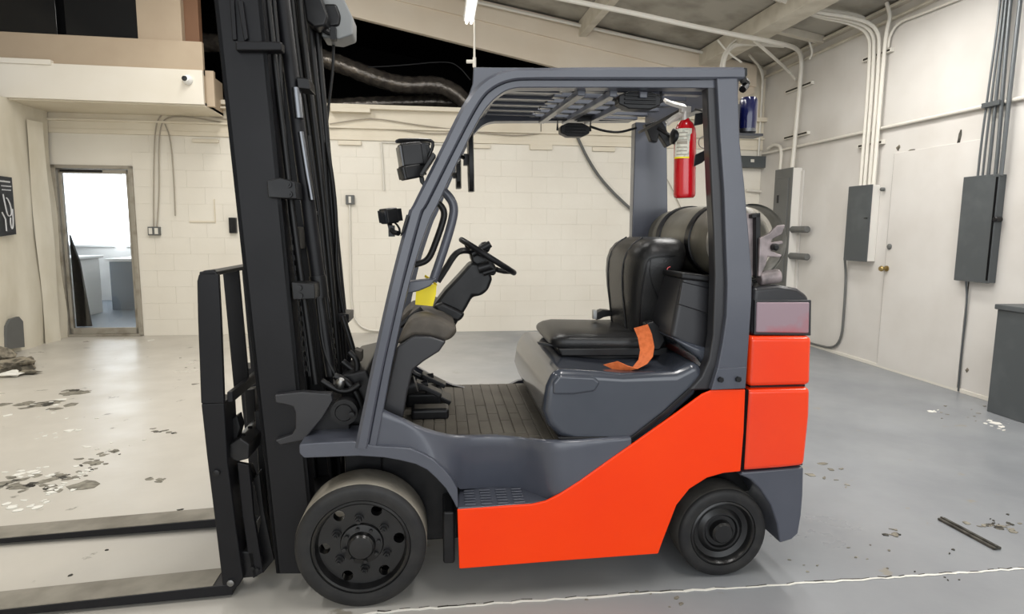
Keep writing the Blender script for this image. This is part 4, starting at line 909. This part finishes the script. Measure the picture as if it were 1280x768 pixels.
# ---- seat
def superring(axis, pos, c0, c1, h0, h1, n=40, e=.55):
    out = []
    for k in range(n):
        t = 2 * math.pi * k / n; a_ = math.copysign(abs(math.cos(t)) ** e, math.cos(t)) * h0; b_ = math.copysign(abs(math.sin(t)) ** e, math.sin(t)) * h1
        out.append(Vector((pos, c0 + a_, c1 + b_)) if axis == 'x' else Vector((c0 + a_, c1 + b_, pos)))
    return out
YC = .54
cr = [(.755, .938, .004, .17), (.758, .938, .014, .20), (.768, .937, .026, .222), (.79, .936, .038, .238), (.83, .936, .045, .248), (.92, .934, .045, .25), (1.05, .931, .044, .25), (1.18, .93, .044, .25), (1.235, .93, .04, .245), (1.25, .93, .025, .23)]
st = K().loft([superring('x', x, YC, zc, yh, zh) for x, zc, zh, yh in cr], True, True).build('seat_cushion', vinyl, fk, auto=60)
K().loft([[Vector((x, YC + yy, .974 + .002 * k - (.012 if x < .82 else 0))) for x in (.80, .84, 1.0, 1.15)] for k, yy in ((0, -.165), (1, -.15), (1, .15), (0, .165))]).build('cushion_insert', vinyl, st, auto=60)
P('seat_pan', [(697, 436), (836, 434), (834, 446), (702, 446)], .29, .79, black2, Yt=.29, bevel=.008)
P('seat_rail', [(708, 444), (800, 444), (800, 450), (708, 450)], .34, .38, black2, Yt=.34, bevel=.003); P('seat_rail', [(708, 444), (800, 444), (800, 450), (708, 450)], .68, .72, black2, Yt=.34, bevel=.003)
P('seat_lever', [(672, 428), (694, 431), (694, 434), (673, 431)], .34, .36, black2, bevel=.002)
br = [(.90, 1.135, 1.245, .17), (.92, 1.12, 1.255, .19), (.98, 1.108, 1.262, .20), (1.06, 1.098, 1.275, .212), (1.14, 1.088, 1.290, .235), (1.21, 1.084, 1.318, .256), (1.27, 1.088, 1.338, .266), (1.315, 1.102, 1.346, .262), (1.345, 1.125, 1.342, .245), (1.366, 1.155, 1.325, .215), (1.376, 1.185, 1.30, .17)]
sb = K().loft([superring('z', z, (a_ + b_) / 2, YC, (b_ - a_) / 2, yh, e=.5) for z, a_, b_, yh in br], True, True).build('seat_backrest', vinyl, fk, auto=60)
def onback(u, v): return F(u, v, .275)
# piping and side cover seams
def side_y(z): 
    for (z0, a0_, b0_, y0_), (z1_, a1_, b1_, y1_) in zip(br, br[1:]):
        if z0 <= z <= z1_: t = (z - z0) / (z1_ - z0); return y0_ + (y1_ - y0_) * t, a0_ + (a1_ - a0_) * t, b0_ + (b1_ - b0_) * t
    return br[-1][3], br[-1][1], br[-1][2]
def spt(fr, z, sgn=-1, off=.002):
    yh, xa_, xb_ = side_y(z); c_ = (xa_ + xb_) / 2; h_ = (xb_ - xa_) / 2; ca_ = 2 * fr - 1
    sn = max(0, 1 - abs(ca_) ** 4) ** .25; return Vector((c_ + h_ * ca_, YC + sgn * (yh * sn + off), z))
K().tube([spt(.22, z) for z in (.95, 1.05, 1.15, 1.24, 1.29)] + [spt(.4, 1.30), spt(.7, 1.302), spt(.93, 1.30)], .0035, 6, 2).build('side_piping', black2, sb)
K().tube([spt(.26, 1.29), spt(.3, 1.22), spt(.6, 1.12), spt(.85, 1.05)], .0025, 6, 2).build('side_seam', black2, sb)
for sy in (-.115, .115): K().tube([Vector((side_y(z)[1] - .001, YC + sy, z)) for z in (.97, 1.06, 1.14, 1.21, 1.27)] + [Vector((1.106, YC + sy, 1.32)), Vector((1.135, YC + sy, 1.353)), Vector((1.17, YC + sy, 1.375))], .003, 6, 1).build('front_seam', black2, sb)
p = spt(.62, 1.245, -1, .001); K().tube([p + Vector((-.008, -.001, -.014)), p + Vector((-.006, -.001, .008)), p + Vector((.006, -.001, .012))], .0025, 6, 1).build('red_mark', redm, sb)
# belt
P('belt_housing', [(806, 404), (817, 401), (828, 412), (831, 426), (824, 438), (806, 438), (810, 420)], .24, .29, black2, Yt=.25, bevel=.008, bseg=3)
K().ribbon([F(801, 408, .235), F(806, 420, .22), F(809, 436, .19), F(807, 448, .16), F(800, 457, .13), F(788, 463, .10), F(776, 460, .10), F(763, 454, .12)], (.75, -.6, .35), .062, .003).build('belt_strap', beltm, fk)
K().prism(smooth_poly(FP([(741, 398), (748, 387), (765, 388), (770, 395), (756, 395), (746, 400)], .66), 1), .64, .70).build('belt_buckle', black2, fk, bevel=.004)
K().box((F(741, 398, .62).x, .615, F(741, 399, .62).z), (F(746, 398, .62).x, .64, F(741, 388, .62).z)).build('buckle_button', steel, fk, bevel=.002)
# ---- mast
mdir = None
def line(u0, v0, u1, v1, t): return (u0 + (u1 - u0) * t, v0 + (v1 - v0) * t)
def mastpoly(L0, L1, R0, R1, v0, v1):
    def at(a, b, v): t = (v - a[1]) / (b[1] - a[1]); return (a[0] + (b[0] - a[0]) * t, v)
    return [at(L0, L1, v0), at(R0, R1, v0), at(R0, R1, v1), at(L0, L1, v1)]
ml = mastpoly((267, 0), (345, 718), (328, 0), (391, 650), -170, 718)
P('mast_outer_channel', ml, .13, .15, black, bevel=.004)
q = FP(ml, .13)
def shift(q, a, b): # strip between fractions a..b of the width
    lt, rt, rb, lb = [Vector(p) for p in q]; f = lambda A, B, t: tuple(A.lerp(B, t)); return [f(lt, rt, a), f(lt, rt, b), f(lb, rb, b), f(lb, rb, a)]
K().prism(shift(q, 0, .12), .13, .21).prism(shift(q, .88, 1), .13, .21).build('mast_flange', black, fk, bevel=.004)
K().prism(shift(q, 0, 1), .84, .86).prism(shift(q, 0, .12), .78, .86).prism(shift(q, .88, 1), .78, .86).build('mast_outer_channel', black, fk, bevel=.004)
K().prism(shift(q, .2, .8), .22, .235).prism(shift(q, .2, .32), .22, .27).prism(shift(q, .68, .8), .22, .27).build('mast_inner_channel', black, fk, bevel=.004)
K().prism(shift(q, .2, .8), .755, .77).prism(shift(q, .2, .32), .72, .77).prism(shift(q, .68, .8), .72, .77).build('mast_inner_channel', black, fk, bevel=.004)
# stiffener near top, ribs of the inner mast
P('mast_stiffener', [(294, 51), (336, 51), (352, 52), (352, 63), (294, 63)], .1, .15, black, bevel=.006)
P('mast_rib', [(296, 0), (303, 0), (310, 48), (305, 52)], .115, .135, black, bevel=.004)
P('mast_rib', [(284, -40), (290, -40), (296, 50), (290, 50)], .12, .135, black, bevel=.004)
# bright edge strip along the flange
def px_line(L, v): a, b = L; t = (v - a[1]) / (b[1] - a[1]); return (a[0] + (b[0] - a[0]) * t, v)
# cross members tying the channels
for v in (30, 300, 560, 690):
    a = F(*px_line(((290, 0), (365, 718)), v), .13); K().box((a.x - .03, .15, a.z - .05), (a.x + .05, .84, a.z + .05)).build('mast_cross_member', black, fk, bevel=.006)
# tubes: (u0,v0,u1,v1,Y,r,material,name)
def mtube(uvs, Y, r, m, name, parent=fk, sm=0, seg=12): return K().tube([F(u, v, Y) for u, v in uvs], r, seg, sm).build(name, m, parent)
c1 = mtube([(350, -60), (353, 0), (378, 200), (397, 345)], .24, .027, black, 'lift_cylinder', seg=24)
mtube([(397, 345), (399, 360), (400, 372)], .24, .032, black2, 'cylinder_gland', c1, seg=24)
mtube([(370, 110), (374, 148)], .213, .016, chrome, 'polished_rod', c1, seg=20)
mtube([(376, 165), (384, 215), (390, 250)], .21, .010, chrome, 'polished_rod', c1, seg=20)
mtube([(399, 365), (408, 430), (414, 470)], .26, .02, black2, 'lift_cylinder_rod', c1)
c2 = mtube([(378, -40), (400, 150), (425, 400), (432, 470)], .74, .034, black, 'lift_cylinder', seg=24)
P('cylinder_clamp', [(350, 222), (369, 227), (371, 249), (335, 247), (333, 226)], .1, .2, black2, bevel=.004)
for u, v in ((361, 231), (362, 243)): p = F(u, v, .1); K().cyl((p.x, .09, p.z), (p.x, .105, p.z), .011, 12).cyl((p.x, .085, p.z), (p.x, .1, p.z), .005, 8).build('clamp_bolt', steel if 0 else black2, fk)
P('cylinder_clamp', [(364, 353), (393, 355), (394, 374), (366, 375)], .1, .2, black2, bevel=.004)
for u, v in ((374, 360), (375, 370)): p = F(u, v, .1); K().cyl((p.x, .09, p.z), (p.x, .105, p.z), .011, 12).build('clamp_bolt', black2, fk)
hoses = [([(340, -40), (342, 0), (348, 60), (352, 110), (357, 200), (366, 290), (378, 380), (388, 470)], .2, .008), ([(335, 0), (345, 90), (356, 180), (366, 270), (384, 400), (395, 480)], .19, .012),
         ([(362, -30), (372, 70), (390, 190), (404, 300), (414, 420), (420, 470)], .42, .014), ([(372, -30), (380, 60), (396, 180), (409, 300), (420, 420), (425, 470)], .42, .014),
         ([(384, -30), (390, 60), (402, 170), (412, 290), (421, 400), (428, 460)], .5, .014), ([(392, -20), (398, 60), (408, 170), (416, 280), (424, 380), (430, 450)], .52, .014),
         ([(406, 178), (413, 230), (414, 300), (421, 360), (427, 400)], .55, .011), ([(408, 178), (418, 240), (421, 300), (420, 330), (427, 380), (438, 430)], .5, .009),
         ([(385, 170), (392, 230), (398, 260), (402, 320), (412, 400)], .3, .008), ([(378, 240), (388, 300), (398, 380), (404, 440), (424, 478), (440, 500)], .25, .010),
         ([(417, 50), (416, 90), (411, 130), (408, 160), (405, 178)], .6, .006), ([(428, 395), (436, 420), (442, 440), (448, 452)], .4, .012)]
for k, (uv, Y, r) in enumerate(hoses): mtube(uv, Y, r, hosem, 'hydraulic_hose', sm=2)
# lift chains
def chain(a, b, Y, n):
    A = F(*a, Y); B = F(*b, Y); d = (B - A).normalized(); L = (B - A).length; m = K()
    for k in range(n):
        c = A + d * (L * (k + .5) / n); s_ = L / n * .52
        for dy in (-.008, .008) if k % 2 else (-.004, .004): m.box((-.009, dy - .0015, -s_), (.009, dy + .0015, s_), Matrix.Translation(c) @ d.to_track_quat('Z', 'Y').to_matrix().to_4x4())
    m.build('lift_chain', black2, fk, auto=10)
chain((383, 175), (420, 468), .32, 44); chain((366, 280), (384, 470), .2, 30)
# cable clamps
P('hose_clamp', [(418, 392), (436, 393), (436, 404), (418, 403)], .45, .6, black2, bevel=.003); P('hose_clamp', [(388, 263), (396, 264), (396, 269), (388, 268)], .28, .34, steel, bevel=.002)
P('hose_clamp', [(370, 96), (386, 98), (388, 112), (372, 110)], .2, .3, black2, bevel=.004)
# mast-top lamp
lb = P('mast_lamp', [(398, -10), (428, -6), (441, 22), (441, 43), (424, 49), (402, 46)], .5, .62, mat('lamp_grey_housing', (128, 130, 130), .45), bevel=.008)
P('lamp_face', [(404, 4), (420, 4), (426, 20), (424, 32), (408, 34), (402, 20)], .49, .51, black2, bevel=.01, parent=lb)
P('lamp_arm', [(376, -20), (396, -20), (410, 20), (406, 32), (392, 34), (382, 26)], .42, .5, black2, bevel=.01, parent=lb)
K().tube([F(400, 34, .48), F(410, 40, .48), F(418, 42, .49)], .012, 8).box((F(414, 38, .5).x, .47, F(414, 52, .5).z), (F(421, 38, .5).x, .5, F(414, 36, .5).z)).build('lamp_plug', black2, lb)
# bracket plate on the mast foot, tilt cylinder
P('mast_bracket', [(343, 494), (377, 490), (414, 493), (416, 501), (409, 513), (403, 523), (380, 551), (350, 557), (343, 551), (352, 548), (364, 544), (369, 536), (369, 516), (366, 509), (356, 506), (344, 504)], .095, .13, charcoal2, bevel=.005)
P('mast_foot', [(370, 500), (425, 500), (440, 520), (436, 552), (392, 552)], .16, .3, black2, bevel=.01)
c = F(430, 516, .12)
tc_ = K().lathe([(.05, 0), (.05, .05), (.036, .052), (.034, .0), (.03, -.006), (.001, -.006)], (c.x, .12, c.z), (0, 1, 0), 24).build('tilt_pin', black2, fk)
K().lathe([(.012, 0), (.012, .02), (.002, .021)], (c.x + .03, .115, c.z - .005), (0, -1, 0), 12).build('grease_nipple', black2, tc_)
for y_ in (.3, .7): K().cyl(F(440, 505, y_), F(520, 480, y_), .035, 16).build('tilt_cylinder', black2, fk)
P('front_bulkhead', [(425, 470), (458, 462), (474, 500), (480, 610), (432, 610)], .22, .84, black2, bevel=.01)
for uv, Y, r in (([(418, 470), (432, 476), (445, 490), (452, 510)], .2, .014), ([(428, 452), (440, 462), (452, 468), (468, 486)], .3, .014), ([(436, 440), (447, 450), (446, 470), (440, 486)], .25, .012), ([(402, 476), (420, 488), (436, 490), (450, 480)], .18, .012)): mtube(uv, Y, r, hosem, 'hydraulic_hose', sm=2)
K().lathe([(.016, 0), (.018, .01), (.018, .03), (.01, .04)], F(424, 484, .18), (.3, -.4, .8), 12).build('hose_fitting', steel, fk)
P('hose_clamp', [(443, 437), (452, 440), (452, 452), (445, 454)], .3, .36, dusty, bevel=.003)
# ---- backrest, carriage and forks
YF = .12
bs = P('load_backrest_post', [(246, 352), (248, 344), (254, 338.5), (266, 337), (273, 344), (276, 400), (278, 450), (280, 505), (251, 505), (249, 450), (247, 400)], YF, YF + .02, black, bevel=.004)
xb0, xb1 = F(246, 360, YF).x, F(272, 360, YF).x; ztb = F(260, 338, YF).z; zbb = F(262, 505, YF).z
# top and bottom rails
K().prism([(xb0 + .01, ztb - .005), (xb1, ztb - .005), (xb1, ztb - .02), (xb0 + .01, ztb - .02)], YF, .92).build('backrest_top_rail', black, fk, bevel=.005)
dx = F(265, 505, YF).x - F(258, 345, YF).x
K().box((xb0 + .08, YF + .01, zbb), (xb1 + .03, .9, zbb + .04)).build('backrest_bottom_rail', black, fk, bevel=.004)
for k in range(1, 4):
    y = YF + .235 * k; K().loft([[(xb1 - .06, y, ztb - .01), (xb1, y, ztb - .01), (xb1, y + .018, ztb - .01), (xb1 - .06, y + .018, ztb - .01)], [(xb1 - .04, y, zbb), (xb1 + .02, y, zbb), (xb1 + .02, y + .018, zbb), (xb1 - .04, y + .018, zbb)]], True, True).build('backrest_bar', black, fk, bevel=.003)
sh = [(251, 505), (280, 504), (284.5, 578), (295, 660), (304, 724), (298, 733), (284, 745), (279, 742), (268, 650), (258, 570)]
def fork(y0, y1, x_tip, dxx, label=None):
    q = [(x + dxx, z) for x, z in FP(sh, YF)]
    f = K().prism(q, y0, y0 + .02 if y0 < .3 else y1)
    f = K().prism(q, y0, y1).build('fork', black, fk, bevel=.006)
    xh = q[6][0]
    def toe(bm):
        for v in bm.verts: v.co.y += .07 * min(0, v.co.x - xh)
    bl_ = K().prism([(xh + .02, .012), (xh + .02, .055), (xh - .1, .052), (x_tip + .2, .032), (x_tip, .02), (x_tip, .012)], y0, y1).build('fork_blade', black, f, bevel=.003, post=toe)
    K().prism([(xh - .05, .05), (xh - .05, .056), (xh - .1, .0555), (x_tip + .2, .0355), (x_tip + .02, .0235), (x_tip + .02, .02)], y0 + .003, y1 - .003).build('fork_top_face', forktop, f, post=toe)
    return f
f1 = fork(YF, YF + .13, -1.75, 0); fork(.70, .83, -1.95, -.05)
for u, v in ((271, 591), (289, 728)): p = F(u, v, YF); K().lathe([(.013, 0), (.013, .01), (.006, .012)], (p.x, YF, p.z), (0, -1, 0), 12).build('fork_pin', steel if v > 700 else black2, f1)
# carriage
ca = P('carriage_top_bar', [(286, 556), (300, 548), (312, 556), (311, 574), (296, 578), (286, 572)], .15, .88, black2, Yt=.15, bevel=.006)
for k in range(8): p = F(303, 549, .15); K().cyl((p.x - .01, .19 + k * .09, p.z - .012), (p.x - .01, .19 + k * .09, p.z + .006), .009, 8).build('bar_notch', blackvoid, ca)
P('carriage_bottom_bar', [(296, 690), (318, 690), (322, 722), (300, 724)], .15, .88, black2, Yt=.15, bevel=.006)
P('carriage_side_plate', [(296, 578.5), (311, 581.5), (314, 610), (317, 644), (323, 680), (329, 716), (316, 724), (309, 690), (302, 640)], .15, .17, black, Yt=.15, bevel=.004)
P('carriage_side_plate', [(296, 578.5), (311, 581.5), (314, 610), (317, 644), (323, 680), (329, 716), (316, 724), (309, 690), (302, 640)], .84, .86, black, Yt=.15, bevel=.004)
P('carriage_plate', [(316, 600), (324, 590), (330, 640), (343, 700), (328, 718), (320, 680), (326, 650)], .2, .24, black2, Yt=.2, bevel=.004)
for (u, v) in ((316, 710), (322, 712)): p = F(u, v, .15); K().cyl((p.x, .142, p.z), (p.x, .15, p.z), .008, 6).build('bolt', black2, ca)
P('carriage_roller', [(299, 585), (312, 583), (318, 600), (310, 612)], .25, .3, black2, Yt=.25, bevel=.01)
P('carriage_upright', [(318, 515), (326, 512), (332, 600), (342, 700), (334, 702), (324, 600)], .3, .34, black2, Yt=.3, bevel=.004)
P('backrest_mount', [(284, 528), (296, 520), (300, 535), (294, 556), (286, 556)], .2, .26, black2, Yt=.2, bevel=.004)
P('backrest_mount', [(305, 488), (318, 486), (320, 528), (308, 530)], .45, .5, black2, Yt=.45, bevel=.004)
# tank cradle
tcn = F(925, 302, .22); TR = .155
K().box((tcn.x - .13, .2, tcn.z - TR - .035), (tcn.x + .13, .9, tcn.z - TR + .01)).build('tank_cradle', black2, fk, bevel=.008)
for y in (.36, .72): K().lathe([(TR + .001, 0), (TR + .007, .003), (TR + .007, .047), (TR + .001, .05)], (tcn.x, y, tcn.z), (0, 1, 0), 48).build('tank_strap', black2, fk)
P('cradle_post', [(945, 268), (951, 268), (951, 347), (945, 347)], .09, .12, black2, bevel=.003)
P('cradle_arm', [(940, 268), (951, 266), (951, 272), (940, 273)], .09, .2, black2, bevel=.003)
P('tank_end_plate', [(928, 266), (946, 268), (946, 345), (932, 345)], .115, .125, pinkgrey, bevel=.003)
cl = P('cradle_clamp', [(950, 298), (962, 292), (972, 282), (982, 281), (978, 293), (966, 299), (964, 303), (979, 301), (979, 305), (966, 308), (964, 313), (972, 317), (978, 319), (976, 322), (960, 321), (958, 330), (951, 346), (948, 346)], .075, .09, pinkgrey, bevel=.004)
p = F(966, 309, .08); K().lathe([(.014, 0), (.014, .02), (.008, .026)], (p.x, .076, p.z), (0, -1, 0), 12).build('clamp_pivot', black2, cl)
K().tube([F(948, 349, .1), F(956, 347, .1), F(966, 346, .1), F(974, 345, .1)], .028, 12, 0).build('clamp_knob', pinkgrey, cl, bevel=.01)

# ================================================================== PROPANE TANK
tk = thing('propane_tank', FK @ Matrix.Translation((tcn.x, .55, tcn.z - TR)), 'grey propane cylinder lying across behind the seat', 'gas cylinder')
K().lathe([(.02, .10), (.06, .115), (.10, .135), (.135, .17), (.15, .21), (TR, .26), (TR, .74), (.15, .80), (.13, .84), (.09, .865), (.02, .875)], (tcn.x, .0 + .06, tcn.z), (0, 1, 0), 48).build('cylinder_body', tankm, tk, auto=50)
cm = K(); cm.lathe([(TR - .006, 0), (TR - .006, .08), (TR - .014, .08), (TR - .014, 0)], (tcn.x, .13, tcn.z), (0, 1, 0), 48)
for f in list(cm.bm.faces):
    if len(f.verts) > 4: cm.bm.faces.remove(f)
cm.build('collar', tankw, tk)
cm = K(); cm.lathe([(TR - .01, 0), (TR - .01, .07), (TR - .018, .07), (TR - .018, 0)], (tcn.x, .88, tcn.z), (0, 1, 0), 48)
for f in list(cm.bm.faces):
    if len(f.verts) > 4: cm.bm.faces.remove(f)
cm.build('foot_ring', tankm, tk)
K().cyl((tcn.x, .12, tcn.z), (tcn.x, .2, tcn.z), .025, 12).cyl((tcn.x + .03, .15, tcn.z), (tcn.x + .08, .15, tcn.z), .015, 10).build('valve', panelh, tk)

# ================================================================== FIRE EXTINGUISHER
YE = .14
ec = F(863, 240, YE); et = F(857, 150, YE); r_ = .045
ext = thing('fire_extinguisher', FK @ Matrix.Translation((ec.x, YE + r_, F(863, 248, YE).z)), 'red fire extinguisher strapped to the rear guard leg', 'fire extinguisher')
zb = F(863, 247, YE).z; ztp = F(863, 146, YE).z; xc = (F(849.5, 200, YE).x + F(876, 200, YE).x) / 2; r_ = (F(876, 200, YE).x - F(849.5, 200, YE).x) / 2
H_ = ztp - zb
K().lathe([(r_ * .8, 0), (r_ * .96, .006), (r_, .014), (r_, H_ * .78), (r_ * .92, H_ * .87), (r_ * .7, H_ * .94), (r_ * .4, H_ * .98), (r_ * .35, H_)], (xc, YE + r_, zb), (-.03, 0, 1), 32).build('cylinder', redm, ext)
lm = K(); rr = r_ * 1.012; rings = []
for k in range(11):
    a = math.radians(200 + k * 9); rings.append([Vector((xc + rr * math.cos(a) - .012, YE + r_ + rr * math.sin(a), z)) for z in (zb + H_ * .50, zb + H_ * .86)])
lm.loft(rings); lm.build('label', labelm, ext)
# faint print on the label
lm = K(); rr = r_ * 1.02
for j in range(7):
    z = zb + H_ * (.53 + .045 * j); rings = []
    for k in range(7): a = math.radians(212 + k * 9); rings.append([Vector((xc + rr * math.cos(a) - .012, YE + r_ + rr * math.sin(a), zz)) for zz in (z, z + (.012 if j == 3 else .004))])
    lm.loft(rings)
lm.build('label_print', cabg, ext)
lm = K(); rings = []
for k in range(11):
    a = math.radians(200 + k * 9); rings.append([Vector((xc + r_ * 1.016 * math.cos(a) - .012, YE + r_ + r_ * 1.016 * math.sin(a), z)) for z in (zb + H_ * .49, zb + H_ * .51)])
lm.loft(rings); lm.build('label_stripe', yellow, ext)
hd = (xc - .012, YE + r_, ztp)
K().cyl((hd[0], hd[1], ztp - .01), (hd[0], hd[1], ztp + .03), .016, 14).box((hd[0] - .02, hd[1] - .015, ztp + .02), (hd[0] + .02, hd[1] + .015, ztp + .045)).build('valve_head', alloy, ext, bevel=.004)
ye = YE + r_
K().ribbon([F(857, 134, ye), F(848, 132, ye), F(838, 129, ye), F(831, 126, ye)], (0, 1, .6), .034, .012).build('top_lever', alloy, ext, bevel=.002)
K().ribbon([F(860, 136, ye), F(852, 142, ye), F(842, 148, ye), F(833, 155, ye)], (0, 1, .6), .03, .010).build('carry_handle', alloy, ext, bevel=.002)
K().torus(F(880, 178, ye), (0, 1, 0), .022, .002, 24, 6).build('pull_ring', steel, ext)
K().tube([F(868, 136, ye), F(880, 140, ye), F(881, 136, ye)], .003, 6, 1).build('safety_pin', steel, ext)
K().tube([F(849, 168, ye), F(846, 170, ye)], .014, 10).lathe([(.03, 0), (.03, .015), (.018, .02)], F(845, 171, ye), (-1, 0, .1), 14).build('hose_nozzle', black2, ext)
for v0, v1 in ((150, 146), (201, 192)):
    K().ribbon([F(868, v0, YE - .003), F(878, (v0 + v1) / 2, YE - .003), F(889, v1 - 5, YE - .003)], (0, -.2, 1), .045, .004).build('strap', charcoal2, ext, bevel=.002)
# ---- yellow tag
tg = thing('hang_tag', FK @ Matrix.Translation(F(534, 370, .3)), 'bright yellow plastic tag tied under the steering column lever', 'tag')
K().prism(FP([(520, 364), (530, 357), (546, 355), (545, 368), (541, 383), (519, 381)], .28), .28, .284).build('tag_sheet', yellow, tg)
K().ribbon([F(546, 357, .28), F(540, 351, .28), (F(531, 345, .28))], (.2, -1, .5), .02, .002).build('tie', yellow, tg)
